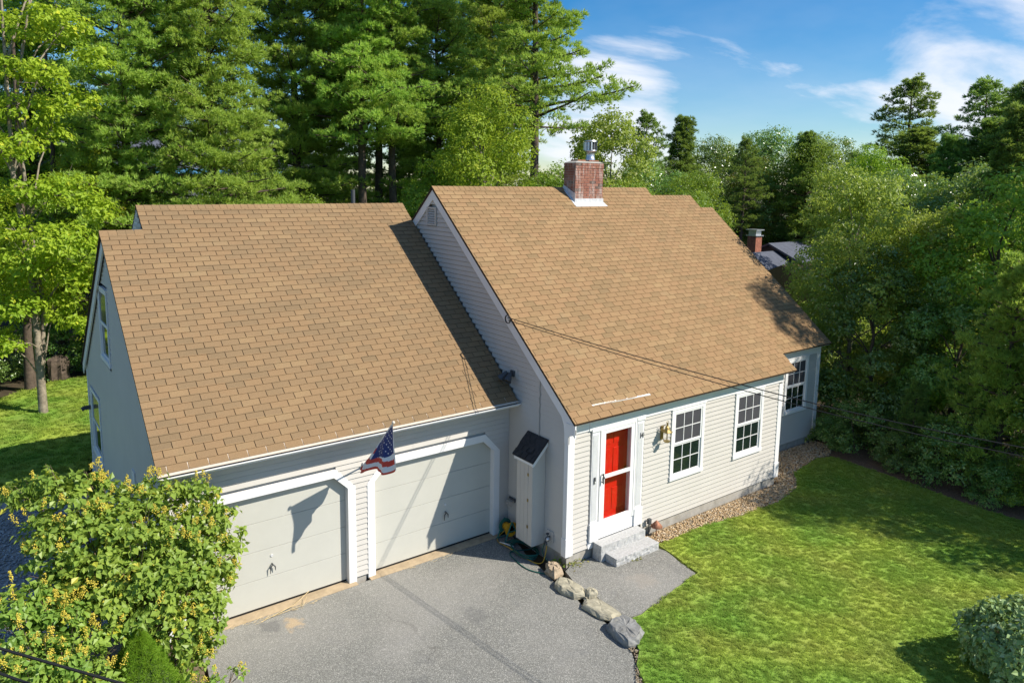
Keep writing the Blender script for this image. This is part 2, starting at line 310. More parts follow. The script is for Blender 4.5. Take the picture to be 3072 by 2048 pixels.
class MB:
    """collects polygons; V, F lists"""
    def __init__(s): s.v = []; s.f = []
    def poly(s, pts):
        i = len(s.v); s.v += [tuple(p) for p in pts]; s.f.append(tuple(range(i, i+len(pts)))); return s
    def box(s, x0, x1, y0, y1, z0, z1):
        i = len(s.v)
        s.v += [(x, y, z) for z in (z0, z1) for y in (y0, y1) for x in (x0, x1)]
        s.f += [tuple(i+k for k in q) for q in ((0, 2, 3, 1), (4, 5, 7, 6), (0, 1, 5, 4), (2, 6, 7, 3), (0, 4, 6, 2), (1, 3, 7, 5))]; return s
    def prism(s, pts, d):
        """polygon pts extruded by vector d"""
        n = len(pts); i = len(s.v); d = Vector(d); pts = [Vector(p) for p in pts]
        nn = Vector((0, 0, 0))
        for k in range(n): nn += pts[k].cross(pts[(k+1) % n])
        if nn.dot(d) > 0: pts = pts[::-1]
        s.v += [tuple(p) for p in pts] + [tuple(p+d) for p in pts]
        s.f.append(tuple(i+k for k in range(n))); s.f.append(tuple(i+n+k for k in range(n-1, -1, -1)))
        for k in range(n):
            k2 = (k+1) % n; s.f.append((i+k, i+n+k, i+n+k2, i+k2))
        return s
    def bar(s, a, b, w, h, up=(0, 0, 1)):
        a, b = Vector(a), Vector(b); d = b-a; up = Vector(up)
        sd = d.cross(up).normalized(); up = sd.cross(d).normalized()
        q = [a+sd*x*w/2+up*y*h/2 for x, y in ((-1, -1), (1, -1), (1, 1), (-1, 1))]
        return s.prism(q, d)
    def tube(s, pts, rad, n=6, cap=True):
        pts = [Vector(p) for p in pts]; m = len(pts)
        if isinstance(rad, (int, float)): rad = [rad]*m
        i0 = len(s.v); ref = Vector((.3, .2, 1)).normalized(); pr = None
        for k, p in enumerate(pts):
            t = (pts[min(k+1, m-1)]-pts[max(k-1, 0)]).normalized()
            if pr is None:
                a = t.cross(ref); a = a.normalized() if a.length > .05 else t.cross(Vector((1, 0, 0))).normalized()
            else:
                a = (pr - t*pr.dot(t)).normalized()
            pr = a; b = t.cross(a)
            for j in range(n):
                an = 2*math.pi*j/n; s.v.append(tuple(p+(a*math.cos(an)+b*math.sin(an))*rad[k]))
        for k in range(m-1):
            for j in range(n):
                a0 = i0+k*n+j; a1 = i0+k*n+(j+1) % n; s.f.append((a0, a1, a1+n, a0+n))
        if cap: s.f.append(tuple(i0+j for j in range(n-1, -1, -1))); s.f.append(tuple(i0+(m-1)*n+j for j in range(n)))
        return s
    def cyl(s, c, r, h, n=16, r2=None):
        c = Vector(c); return s.tube([c, c+Vector((0, 0, h))], [r, r if r2 is None else r2], n)
    def lathe(s, c, prof, n=16):
        c = Vector(c); i0 = len(s.v)
        for r, z in prof:
            for j in range(n): an = 2*math.pi*j/n; s.v.append((c.x+r*math.cos(an), c.y+r*math.sin(an), c.z+z))
        for k in range(len(prof)-1):
            for j in range(n): a0 = i0+k*n+j; a1 = i0+k*n+(j+1) % n; s.f.append((a0, a1, a1+n, a0+n))
        return s
    def mesh(s, name, m, smooth=False):
        me = bpy.data.meshes.new(name); me.from_pydata(s.v, [], s.f); me.materials.append(m)
        me.polygons.foreach_set('use_smooth', [bool(smooth)]*len(me.polygons))
        me.update(); return me
    def build(s, name, m, parent=None, smooth=False, bevel=0):
        o = obj(name, s.mesh(name, m, smooth), parent)
        if bevel:
            b = o.modifiers.new('bevel', 'BEVEL'); b.width = bevel; b.segments = 2; b.limit_method = 'ANGLE'
        return o

def npmesh(name, V, F, m, tone=None, smooth=False):
    """V (n,3), F (k,3) or (k,4) int; tone per vertex"""
    me = bpy.data.meshes.new(name); n, k = len(V), len(F); q = F.shape[1]
    me.vertices.add(n); me.vertices.foreach_set('co', np.asarray(V, np.float32).ravel())
    me.loops.add(k*q); me.loops.foreach_set('vertex_index', np.asarray(F, np.int32).ravel())
    me.polygons.add(k); me.polygons.foreach_set('loop_start', np.arange(0, k*q, q, dtype=np.int32))
    me.polygons.foreach_set('loop_total', np.full(k, q, np.int32))
    me.polygons.foreach_set('use_smooth', np.full(k, bool(smooth)))
    if tone is not None:
        a = me.attributes.new('tone', 'FLOAT', 'POINT'); a.data.foreach_set('value', np.asarray(tone, np.float32))
    me.materials.append(m); me.update(calc_edges=True); return me

def unit(a): return a/np.maximum(np.linalg.norm(a, axis=1, keepdims=True), 1e-9)
def leaf_cloud(rng, C, size, nrm, droop=.3, fold=.35, aspect=.62):
    """C (n,3) centres, nrm (n,3) preferred normals -> folded leaves of two triangles"""
    n = len(C)
    size = size*rng.uniform(.65, 1.25, (n, 1))
    N_ = unit(nrm + rng.normal(0, .45, (n, 3)))
    T = unit(np.cross(N_, rng.normal(0, 1, (n, 3)))); T[:, 2] -= droop; T = unit(T)
    B = unit(np.cross(N_, T)); N2 = np.cross(T, B)
    b0 = C; tip = C + T*size
    lf = C + T*size*.42 + B*size*aspect*.5 + N2*size*fold*.3
    rt = C + T*size*.42 - B*size*aspect*.5 + N2*size*fold*.3
    V = np.stack([b0, lf, tip, rt], 1).reshape(-1, 3)
    i = np.arange(n)[:, None]*4
    F = np.concatenate([i+[0, 3, 2], i+[0, 2, 1]], 1).reshape(-1, 3)
    return V, F
def clump_leaves(rng, clumps, per, size, flat=.75, shell=.55, up=.6, **kw):
    """clumps (n,4): centre, radius. leaves concentrated in the outer shell, on many small sprays"""
    Cs, Ns, Ts = [], [], []
    for cx_, cy_, cz_, r in clumps:
        k = max(8, int(per*r*r))
        ns = max(3, int(k/14))                                   # sprays
        d = unit(rng.normal(0, 1, (ns, 3))); rad = r*(shell+(1-shell)*rng.uniform(0, 1, (ns, 1))**.6)*rng.uniform(.8, 1.12, (ns, 1))
        sc = d*rad*[1, 1, flat]
        idx = rng.integers(0, ns, k)
        jit = rng.normal(0, 1, (k, 3))*[.13, .13, .07]*max(r, .35)*1.0
        P_ = sc[idx]+jit
        Cs.append(P_+[cx_, cy_, cz_]); Ns.append(unit(d[idx]*1.0 + np.array([0, 0, up])))
        Ts.append(np.clip(rng.uniform(0, 1, ns)[idx]*.55 + rng.uniform(0, .45, k), 0, 1))
    Cs = np.concatenate(Cs); Ns = np.concatenate(Ns); Ts = np.concatenate(Ts)
    V, F = leaf_cloud(rng, Cs, size, Ns, **kw)
    return V, F, np.repeat(Ts, 4)
def wood(mb, rng, base, top, r0, r1, n=7, wob=.12, sides=8):
    base, top = Vector(base), Vector(top); L_ = (top-base).length
    pts = []; rad = []
    for k in range(n):
        t = k/(n-1); p = base.lerp(top, t)
        if 0 < k < n-1: p += Vector(rng.normal(0, 1, 3))*wob*L_*.06
        pts.append(p); rad.append(r0+(r1-r0)*t**.8)
    rad[0] *= 1.25
    mb.tube(pts, rad, sides, cap=False); return pts
def limbs(mb, rng, trunk, clumps, r=.05):
    """curved limbs from the trunk up into each clump"""
    for c in clumps:
        cpos = Vector(c[:3]); best = None
        cand = [p for p in trunk if p.z < cpos.z - .15*abs(cpos.z)] or [trunk[0]]
        best = min(cand, key=lambda p: (p-cpos).length + abs((cpos.z-p.z)-.6)*.3)
        mid = best.lerp(cpos, .5) + Vector((0, 0, .12*(cpos-best).length)) + Vector(rng.normal(0, .06, 3))
        d = (cpos-best).length; rb = r*min(1.5, .4+d*.25)
        mb.tube([best, best.lerp(mid, .6)+Vector((0, 0, .03)), mid, mid.lerp(cpos, .6), cpos], [rb, rb*.8, rb*.62, rb*.4, rb*.15], 5, cap=False)
        for _ in range(4):
            e = cpos + Vector(unit(rng.normal(0, 1, (1, 3)))[0])*c[3]*.85
            mb.tube([mid.lerp(cpos, .4+.5*rng.random()), e], [rb*.28, rb*.08], 3, cap=False)

def pine_mesh(rng, H, z0, R0, npads, prof, leafm, needle=.13, trunk_r=None, lumps=12, tufts=20, needles=7, pad=1.0, open_=0.0):
    """white pine: limbs ending in puffy, arched boughs; every bough is a set of small domes of needle tufts"""
    wb = MB(); lean = rng.normal(0, .012, 2)
    tp = lambda z: Vector((lean[0]*z+.06*math.sin(z*.5), lean[1]*z, z))
    zs = np.linspace(0, H, 14); tr = trunk_r or H*.0135
    wb.tube([tp(z) for z in zs], [tr*(1-(z/H)**1.1)+.015 for z in zs], 9, cap=False)
    LC, LR, LD, LT = [], [], [], []
    for i in range(npads):
        t = ((i+rng.random())/npads)**.92; z = z0+(H-z0)*t; az = i*2.39996+rng.normal(0, .35)
        Lb = max(.35, R0*prof(t)*rng.uniform(.55, 1.12)); rise = rng.uniform(.02, .22)+.55*t*t
        b0 = tp(z); dv = Vector((math.cos(az), math.sin(az), 0)); sv = Vector((-dv.y, dv.x, 0)); curve = rng.uniform(-.12, .12)
        bp = lambda s: b0+dv*Lb*s+Vector((0, 0, Lb*(rise*s-.10*s*s+.10*s**4)))+sv*Lb*curve*s*s
        wb.tube([bp(x) for x in (0, .25, .5, .75, .95)], [.013+.013*Lb*x for x in (1, .75, .5, .3, .12)], 4, cap=False)
        PL = min(Lb*.85, 2.3*pad); PW = min(.95*pad, .40*Lb+.15); col = rng.uniform(0, .45)
        nl = max(3, int(lumps*(.45+.55*PL/2.0)))
        for k in range(nl):
            q = rng.random()**.7; s_ = 1-(1-q)*PL/Lb; wd = PW*(math.sin(math.pi*min(1, .12+.80*(1-q)))**.6+.1)
            la = rng.uniform(-1, 1)*wd
            c = bp(s_)+sv*la+dv*(-.35*abs(la))+Vector((0, 0, -.10*abs(la)+rng.normal(0, .07)))
            LC.append(c[:]); LR.append(rng.uniform(.13, .25)*min(1, .55+PL*.3)); LD.append((dv*.45+sv*(la/max(.2, PW))*.35+Vector((0, 0, .55)))[:]); LT.append(col+rng.uniform(0, .25))
            if rng.random() < .35: p = bp(max(.1, s_-.25)); wb.tube([p, c], [.010, .004], 3, cap=False)
    # leader
    for k in range(5): LC.append(tp(H-.1-k*.22)[:]); LR.append(.12+.02*k); LD.append((0, 0, 1)); LT.append(.4)
    LC = np.array(LC); LR = np.array(LR); LD = unit(np.array(LD)); LT = np.array(LT); n = len(LC)
    Cn = np.repeat(LC, tufts, 0); d = unit(rng.normal(0, 1, (n*tufts, 3))*[1, 1, .8]+np.repeat(LD, tufts, 0)*.9)
    P_ = Cn+d*np.repeat(LR, tufts)[:, None]*rng.uniform(.5, 1.1, (n*tufts, 1))*[1.25, 1.25, .8]
    td = unit(d+np.repeat(LD, tufts, 0)*.6); tt = np.repeat(LT, tufts)+rng.uniform(0, .3, n*tufts)
    K = needles; Cn = np.repeat(P_, K, 0); Dn = unit(np.repeat(td, K, 0)+rng.normal(0, .42, (n*tufts*K, 3)))
    ln = needle*rng.uniform(.7, 1.2, (n*tufts*K, 1)); wv = unit(np.cross(Dn, unit(np.repeat(d, K, 0)*1.0+np.array([0, 0, .85])+rng.normal(0, .38, (n*tufts*K, 3)))))*ln*.10
    V = np.stack([Cn-wv, Cn+wv, Cn+Dn*ln], 1).reshape(-1, 3); F = np.arange(len(V)).reshape(-1, 3)
    return npmesh('needles', V, F, leafm, np.repeat(np.clip(np.repeat(tt, K), 0, 1), 3)), wb.mesh('trunk', M['bark'], True), len(F)

def tree(name, label, crown, trunk, loc, s=1, rz=0, cat='tree', group=None, crown_name='crown'):
    t = thing(name, label, cat, loc, group); t.rotation_euler = (0, 0, rz); t.scale = (s, s, s) if not isinstance(s, tuple) else s
    obj(crown_name, crown, t)
    if trunk: obj('trunk', trunk, t)
    return t

# pieces: individually or joined as stuff when past the limit
def place_pieces(name, base, mats4, parent, limit, stuffname=None, m=None):
    """base: mesh; mats4: list of 4x4 world matrices. nearest `limit` become objects, the rest one stuff part"""
    mats4 = sorted(mats4, key=lambda a: (a.translation-CAM).length)
    for a in mats4[:limit]:
        o = obj(name, base, parent); o.matrix_basis = a
    rest = mats4[limit:]
    if rest:
        bv = np.array([v.co[:] for v in base.vertices]); bf = [(p.vertices[0], p.vertices[i], p.vertices[i+1]) for p in base.polygons for i in range(1, len(p.vertices)-1)]
        V, F = [], []
        for a in rest:
            A = np.array(a); V.append(bv@A[:3, :3].T+A[:3, 3])
        n = len(bv); V = np.concatenate(V)
        q = np.array(bf); F = (q[None]+(np.arange(len(rest))*n)[:, None, None]).reshape(-1, q.shape[1])
        o = obj(stuffname or name, npmesh(name+'_mass', V, F, m or base.materials[0]), parent); kind(o, 'stuff')

# ================================================================== GROUND
def sheet(name, poly, z, m, k='structure', sub=None, thick=.25):
    mb = MB(); pts = [(x, y, z) for x, y in poly]
    mb.prism(pts, (0, 0, -thick)); o = mb.build(name, m); o['kind'] = k; return o
def wavy(poly, amp, step, seed):
    rg = random.Random(seed); out = []
    n = len(poly)
    for i in range(n):
        a, b = Vector(poly[i]), Vector(poly[(i+1) % n]); d = (b-a).length; k = max(1, int(d/step))
        nn = Vector((-(b-a).y, (b-a).x)).normalized() if d > 0 else Vector((0, 0))
        for j in range(k): out.append(tuple(a.lerp(b, j/k)+nn*rg.uniform(-amp, amp)))
    return out
base = MB(); base.poly([(-400, -300, -.10), (500, -300, -.10), (500, 500, -.10), (-400, 500, -.10)])
kind(base.build('ground', M['floor']), 'structure')
drive_edge = [(-.28, .9), (-.42, .05), (-.50, -.35), (-.52, -.9), (-.60, -1.2), (-.60, -1.8), (-.78, -2.5), (-1.02, -2.85), (-1.28, -3.2), (-2.4, -4.6), (-4.2, -8.5)]
DRIVE = [(-6.42, 1.80), (-6.40, .9), (-6.5, .3), (-7.3, -1.5), (-8.6, -8.5)]
kind(sheet('driveway', DRIVE+drive_edge[::-1]+[(0, 1.80)], 0.0, M['asphalt']), 'structure')
WALK = wavy([(.12, -.02), (-.10, -.12), (-.22, -.5), (-.22, -1.1), (-.24, -1.55), (-.22, -1.88), (.05, -1.93), (1.90, -1.60), (2.08, -.70), (2.0, -.02)], .012, .12, 3)
kind(sheet('walkway', WALK, .030, M['asphalt']), 'structure')
LAWN = [(-.70, -2.62), (-.42, -2.1), (-.30, -1.95), (.05, -1.97), (1.93, -1.63), (2.12, -.72), (2.15, -.42), (3.44, -.40), (4.7, -.60), (6.0, -.66), (6.85, -.50), (7.3, -.42), (7.9, .12), (8.6, .22), (9.3, .35), (9.86, .22), (9.84, -1.05), (9.73, -2.56), (9.60, -3.6), (9.72, -4.5), (9.9, -12), (-3.9, -12), (-4.1, -8.5), (-2.3, -4.6), (-1.2, -3.2), (-1.0, -2.85)]
LZ = .035
kind(sheet('lawn', wavy(LAWN, .03, .25, 5), LZ, M['lawn']), 'structure')
BACK = wavy([(-16, 8.5), (-9.9, 10.2), (-6.9, 10.3), (-6.7, 11.5), (4, 12), (4, 19.5), (-3, 20.8), (-6.5, 20.9), (-9, 18.8), (-12, 19), (-17, 19)], .1, .5, 6)
kind(sheet('back_lawn', BACK, -.02, M['lawn']), 'structure')
kind(sheet('side_lawn', [(-14, 4.5), (-8.9, 4.5), (-8.9, 9.6), (-6.9, 10.29), (-9.9, 10.19), (-16, 8.49)], -.03, M['lawn']), 'structure')
kind(sheet('side_path', [(-10.5, 2.2), (-6.9, 2.2), (-6.9, 9.4), (-8.7, 9.6)], -.01, M['bluestone']), 'structure')
kind(sheet('planting_bed', wavy([(-10.5, -4), (-7.4, -1.8), (-6.52, .3), (-6.45, 1.7), (-6.75, 1.75), (-6.75, 3), (-10.5, 3.2)], .05, .3, 8), .012, M['soil']), 'structure')
kind(sheet('gravel_bed', [(2.0, .02), (7.0, .02), (7.0, 1.24), (10.7, 1.24), (10.7, .6), (9.9, .20), (9.3, .33), (8.6, .20), (7.9, .10), (7.3, -.44), (6.85, -.52), (6.0, -.68), (4.7, -.62), (3.44, -.42), (2.1, -.44)], .020, M['soil']), 'structure')
kind(sheet('mulch_bed', wavy([(9.86, .24), (10.75, .7), (10.75, 2.5), (14, 4), (15, -12), (9.9, -12), (9.72, -4.5), (9.60, -3.6), (9.73, -2.56), (9.84, -1.05)], .03, .3, 9), .027, M['mulch']), 'structure')

# grass blades (uncountable): one object, points scattered over the lawn by geometry nodes
def tuft_mesh(name, rng, nb, h, rad):
    a = rng.uniform(0, 6.28, nb); rr_ = rad*np.sqrt(rng.uniform(0, 1, nb)); bx, by = rr_*np.cos(a), rr_*np.sin(a)
    az = rng.uniform(0, 6.28, nb); ln = h*rng.uniform(.35, .95, nb); le = rng.uniform(.7, 1.8, nb)
    wx, wy = -np.sin(az)*.0035, np.cos(az)*.0035
    z = np.zeros(nb)
    mx, my = bx+np.cos(az)*ln*le*.35, by+np.sin(az)*ln*le*.35
    tx, ty = bx+np.cos(az)*ln*le, by+np.sin(az)*ln*le
    V = np.stack([np.stack([bx-wx, by-wy, z], 1), np.stack([bx+wx, by+wy, z], 1), np.stack([mx+wx, my+wy, ln*.65], 1), np.stack([mx-wx, my-wy, ln*.65], 1), np.stack([tx, ty, ln*.95], 1)], 1).reshape(-1, 3)
    i = np.arange(nb)[:, None]*5
    F = np.concatenate([i+[0, 1, 2], i+[0, 2, 3], i+[3, 2, 4]], 1).reshape(-1, 3)
    return npmesh(name, V, F, M['blade'], np.repeat(rng.uniform(0, 1, nb), 5))
def grass(name, poly, z, dens, label, seed, h=.05):
    """lawn polygon object whose faces carry scattered tufts"""
    rng = np.random.default_rng(seed)
    mb = MB(); mb.poly([(x, y, z) for x, y in poly]); me = mb.mesh(name, M['blade'])
    o = obj(name, me); kind(o, 'stuff'); o['label'] = label; o['category'] = 'grass'
    ng = bpy.data.node_groups.new(name+'_nodes', 'GeometryNodeTree')
    ng.interface.new_socket('Geometry', in_out='INPUT', socket_type='NodeSocketGeometry'); ng.interface.new_socket('Geometry', in_out='OUTPUT', socket_type='NodeSocketGeometry')
    gi = ng.nodes.new('NodeGroupInput'); go = ng.nodes.new('NodeGroupOutput')
    ds = ng.nodes.new('GeometryNodeDistributePointsOnFaces'); ds.inputs['Density'].default_value = dens; ds.inputs['Seed'].default_value = seed
    io = ng.nodes.new('GeometryNodeInstanceOnPoints'); oi = ng.nodes.new('GeometryNodeObjectInfo')
    src = TUFT; oi.inputs['Object'].default_value = src
    rv = ng.nodes.new('FunctionNodeRandomValue'); rv.data_type = 'FLOAT_VECTOR'; rv.inputs[0].default_value = (0, 0, 0); rv.inputs[1].default_value = (.2, .2, 6.28)
    sv = ng.nodes.new('FunctionNodeRandomValue'); sv.data_type = 'FLOAT'; sv.inputs[2].default_value = h/.05*.55; sv.inputs[3].default_value = h/.05*1.35
    tr = ng.nodes.new('GeometryNodeTriangulate')
    l = ng.links.new
    l(gi.outputs[0], tr.inputs[0]); l(tr.outputs[0], ds.inputs['Mesh']); l(ds.outputs['Points'], io.inputs['Points']); l(oi.outputs['Geometry'], io.inputs['Instance'])
    l(rv.outputs[0], io.inputs['Rotation']); l(sv.outputs[1], io.inputs['Scale']); l(io.outputs[0], go.inputs[0])
    md = o.modifiers.new('scatter', 'NODES'); md.node_group = ng
    return o
_r = np.random.default_rng(2)
TUFT = obj('grass_tuft', tuft_mesh('grass_tuft', _r, 22, .05, .045)); TUFT.location = (3.0, -11.5, LZ); kind(TUFT, 'stuff'); TUFT['label'] = 'small tuft of green lawn grass'; TUFT['category'] = 'grass'
grass('lawn_grass', wavy([(x, y) for x, y in LAWN if y > -11.9][:20]+[(9.75, -7.5), (-3.6, -7.5), (-2.3, -4.6), (-1.2, -3.2), (-1.0, -2.85)], .05, .18, 11), LZ, 330, 'short green grass of the front lawn with drier yellow patches', 5, .04)
grass('back_grass', BACK, -.02, 60, 'sunlit grass of the back yard beside the tall trees', 6, .08)

# river stones along the foundation, joined: too many to count
def stone_mass(name, poly, z, n, size, m, label, seed, cols):
    rng = np.random.default_rng(seed)
    from mathutils.geometry import intersect_point_tri_2d, tessellate_polygon
    tris = tessellate_polygon([[Vector((x, y, 0)) for x, y in poly]]); P_ = [np.array(p) for p in poly]
    ar = np.array([abs(np.cross(P_[b]-P_[a], P_[c]-P_[a]))/2 for a, b, c in tris]); ch = rng.choice(len(tris), n, p=ar/ar.sum())
    u, v = rng.uniform(0, 1, n), rng.uniform(0, 1, n); fl = u+v > 1; u[fl] = 1-u[fl]; v[fl] = 1-v[fl]
    A = np.array([P_[t[0]] for t in tris])[ch]; B = np.array([P_[t[1]] for t in tris])[ch]; C_ = np.array([P_[t[2]] for t in tris])[ch]
    XY = A+(B-A)*u[:, None]+(C_-A)*v[:, None]
    ico_v = []; ph = (1+5**.5)/2
    for a_, b_ in ((1, ph), (-1, ph), (1, -ph), (-1, -ph)): ico_v += [(0, a_, b_), (a_, b_, 0), (b_, 0, a_)]
    iv = unit(np.array(ico_v, float)); 
    from itertools import combinations
    E_ = [(i, j, k) for i, j, k in combinations(range(12), 3) if max(np.linalg.norm(iv[i]-iv[j]), np.linalg.norm(iv[j]-iv[k]), np.linalg.norm(iv[i]-iv[k])) < 1.06]
    T_ = np.array([(i, j, k) if np.dot(np.cross(iv[j]-iv[i], iv[k]-iv[i]), iv[i]) > 0 else (i, k, j) for i, j, k in E_])
    an = rng.uniform(0, 6.28, n); sc = size*rng.uniform(.5, 1.25, (n, 1))*np.stack([rng.uniform(.9, 1.4, n), rng.uniform(.55, .9, n), rng.uniform(.35, .6, n)], 1)
    W = iv[None]*sc[:, None]*rng.uniform(.85, 1.12, (n, 12, 1))
    tl = rng.normal(0, .35, n); cy_, sy_ = np.cos(tl), np.sin(tl)
    x1 = W[:, :, 0]*cy_[:, None]+W[:, :, 2]*sy_[:, None]; z1 = -W[:, :, 0]*sy_[:, None]+W[:, :, 2]*cy_[:, None]
    x2 = x1*np.cos(an)[:, None]-W[:, :, 1]*np.sin(an)[:, None]; y2 = x1*np.sin(an)[:, None]+W[:, :, 1]*np.cos(an)[:, None]
    V = np.stack([x2+XY[:, :1], y2+XY[:, 1:], z1+z+rng.uniform(0, size*.8, (n, 1))], 2).reshape(-1, 3)
    F = (T_[None]+(np.arange(n)*12)[:, None, None]).reshape(-1, 3)
    mm = mat(name+'_stone', (.4, .3, .18), .85); t = mm.node_tree; a = N(t, 'ShaderNodeAttribute', attribute_name='tone'); cr = N(t, 'ShaderNodeValToRGB'); e = cr.color_ramp.elements
    e[0].color = (*cols[0], 1); e[1].color = (*cols[-1], 1); e[1].position = 1
    for i, c in enumerate(cols[1:-1]): x = e.new((i+1)/(len(cols)-1)); x.color = (*c, 1)
    L(t, a.outputs['Fac'], cr.inputs[0]); L(t, cr.outputs[0], t.nodes['Principled BSDF'].inputs[0])
    o = obj(name, npmesh(name, V, F, mm, np.repeat(rng.uniform(0, 1, n), 12), True)); kind(o, 'stuff'); o['label'] = label; o['category'] = m; return o
rock_cols = ((.20, .13, .07), (.44, .31, .16), (.34, .22, .11), (.52, .40, .24), (.40, .27, .15), (.60, .50, .35), (.30, .27, .22))
stone_mass('river_rocks', [(2.0, -.03), (6.96, -.03), (7.2, -.42), (6.85, -.52), (6.0, -.66), (4.7, -.60), (3.44, -.42), (2.45, -.44), (2.05, -.32)], .03, 5200, .024, 'gravel', 'tan river pebbles laid along the foundation in front of the house', 7, rock_cols)
stone_mass('river_rocks', [(7.0, -.40), (7.0, 1.2), (10.6, 1.2), (10.6, .62), (9.9, .28), (9.3, .36), (8.6, .24), (7.9, .12), (7.4, -.3)], .03, 4300, .026, 'gravel', 'tan river pebbles in the recess below the set-back end of the house', 8, rock_cols)
stone_mass('edge_gravel', [(-.66, -2.0), (-.5, -1.95), (-.62, -2.62), (-1.0, -2.9), (-1.35, -3.35), (-2.4, -4.7), (-2.5, -4.6), (-1.3, -3.1), (-.85, -2.65)], .01, 900, .016, 'gravel', 'crumbs of gravel and soil along the driveway edge by the lawn', 10, ((.16, .12, .08), (.33, .27, .18), (.24, .18, .11), (.42, .38, .3)))
stone_mass('path_gravel', [(-9.6, 2.6), (-7.1, 2.6), (-7.1, 9.2), (-8.7, 9.4)], -.005, 5000, .03, 'gravel', 'shaded grey gravel of the path beside the garage', 9, ((.20, .2, .2), (.33, .33, .33), (.45, .45, .46), (.27, .26, .25)))

# ================================================================== HOUSE
HOUSE = thing('house', 'pale grey house with tan shingle roof, red front door and attached two-door garage', 'house')
SL, SG = .833, .794                      # roof pitches: house, garage
E1, ZE = -.207, 2.965                    # eave line of the main roof
RY1 = 4.939; RZ1 = ZE+SL*(RY1-E1)
E2 = 1.003; RY2, RY3 = 5.859, 5.399
EG, ZG = 1.563, 2.978; RYG, RYG2 = 6.391, 5.797
zm = lambda y: ZE+SL*(y-E1)
z2_ = lambda y: ZE+SL*(y-E2)
zg_ = lambda y: ZG+SG*(y-EG)
S2Y, L1, L3 = 1.233, 6.947, 10.688
GY, GX = 1.874, -6.74

def part(name, parent=HOUSE):            # an empty-like first mesh is not needed: parts are meshes
    pass
# ---- wall bodies (front skins are the clapboards)
wall_main = MB()
by = 2*RY1-E1-.2
wall_main.prism([(0.07, .25, .05), (0.07, .25, 2.9+.15), (0.07, RY1, RZ1-.12), (0.07, by, 2.9), (0.07, by, .05)], (L1-.10, 0, 0))
wall_main.box(.07, .80, .05, .2495, .05, 2.9); wall_main.box(1.85, L1-.03, .05, .2495, .05, 2.9); wall_main.box(.80, 1.85, .05, .2495, 2.661, 2.9); wall_main.box(.80, 1.85, .05, .2495, .05, .559)
wall_main = wall_main.build('wall', M['siding'], HOUSE)
w2 = MB(); by2 = 2*RY2-E2-.2
w2.prism([(L1+.001, S2Y+.05, .05), (L1+.001, S2Y+.05, 2.9), (L1+.001, RY3, z2_(RY3)-.14), (L1+.001, by2-.9, 2.9), (L1+.001, by2-.9, .05)], (L3-L1-.03, 0, 0))
wall_ext = w2.build('wall', M['siding'], HOUSE)
# garage: body with two door openings left free in front (front wall built from pieces)
wg = MB(); byg = 9.95
wg.prism([(GX+.07, 2.25, .0), (GX+.07, 2.25, zg_(2.25)-.14), (GX+.07, RYG2, zg_(RYG2)-.14), (GX+.07, byg, 2.92), (GX+.07, byg, 0)], (-GX-.07, 0, 0))
wall_gar = wg.build('wall', M['siding'], HOUSE)
gf = MB()
gf.box(GX+.07, 0.068, GY+.05, 2.249, 2.20, 2.95)
gf.box(GX+.07, -6.38, GY+.05, 2.249, 0, 2.20); gf.box(-3.62, -3.13, GY+.05, 2.249, 0, 2.20); gf.box(-.37, 0.068, GY+.05, 2.249, 0, 2.20)
garage_front = gf.build('wall', M['siding'], HOUSE)
gt = MB()                                  # upper gable of the taller garage roof, behind the short left strip
gt.prism([(-6.03, RYG2, zg_(RYG2)-.2), (-6.03, RYG, zg_(RYG)-.14), (-6.03, RYG+1.6, 5.35)], (.1, 0, 0))
gable_upper = gt.build('wall', M['siding'], HOUSE)
# foundation
for bx_ in ((.05, L1-.05, .03, .3, -.1, .245), (L1-.04, L3-.05, S2Y+.03, S2Y+.3, -.1, .235), (.045, .3, .3, 1.9, -.1, .245), (-3.48, -3.27, GY+.03, GY+.3, -.1, .10), (GX+.05, GX+.3, GY+.3, 9.9, -.1, .12), (L3-.3, L3-.02, S2Y+.3, 8, -.1, .235)):
    fd = MB(); fd.box(*bx_); fd.build('foundation', M['concrete'], HOUSE)

# ---- clapboards
EXP = .1016
cb = MB(); cb.prism([(0, .006, .004), (0, -.019, .004), (0, -.019, .009), (0, -.003, EXP-.005), (0, .006, EXP-.005)], (1, 0, 0)); CBM = cb.mesh('clapboard', M['siding'])
boards = []
def front_board(xa, xb, y, z, par):
    if xb-xa > .01: boards.append((Matrix.Translation((xa+.001, y, z)) @ Matrix.Diagonal((xb-xa-.002, 1, 1, 1)), par))
ROT = Matrix.Rotation(R(-90), 4, 'Z')
def side_board(x, ya, yb, z, par):          # faces -x, spans ya..yb
    if yb-ya > .01: boards.append((Matrix.Translation((x, yb-.001, z)) @ ROT @ Matrix.Diagonal((yb-ya-.002, 1, 1, 1)), par))
rg = random.Random(4)
def cut(a, b, holes):
    segs = [(a, b)]
    for h0, h1 in holes:
        o = []
        for s0, s1 in segs:
            if h1 <= s0 or h0 >= s1: o.append((s0, s1)); continue
            if s0 < h0: o.append((s0, h0))
            if h1 < s1: o.append((h1, s1))
        segs = o
    return segs
def joints(s0, s1):
    if s1-s0 > 3.9:
        j = s0+rg.uniform(1.4, s1-s0-1.4); return [(s0, j), (j, s1)]
    return [(s0, s1)]
WIN1, WIN2 = (2.909, 3.997), (5.093, 6.181)
for k in range(24):
    z = .24+k*EXP; h = [(.565, 2.085)]
    if z+EXP > 1.07: h += [WIN1, WIN2]
    for s in cut(.15, 6.80, h):
        for q in joints(*s): front_board(*q, .014, z, wall_main)
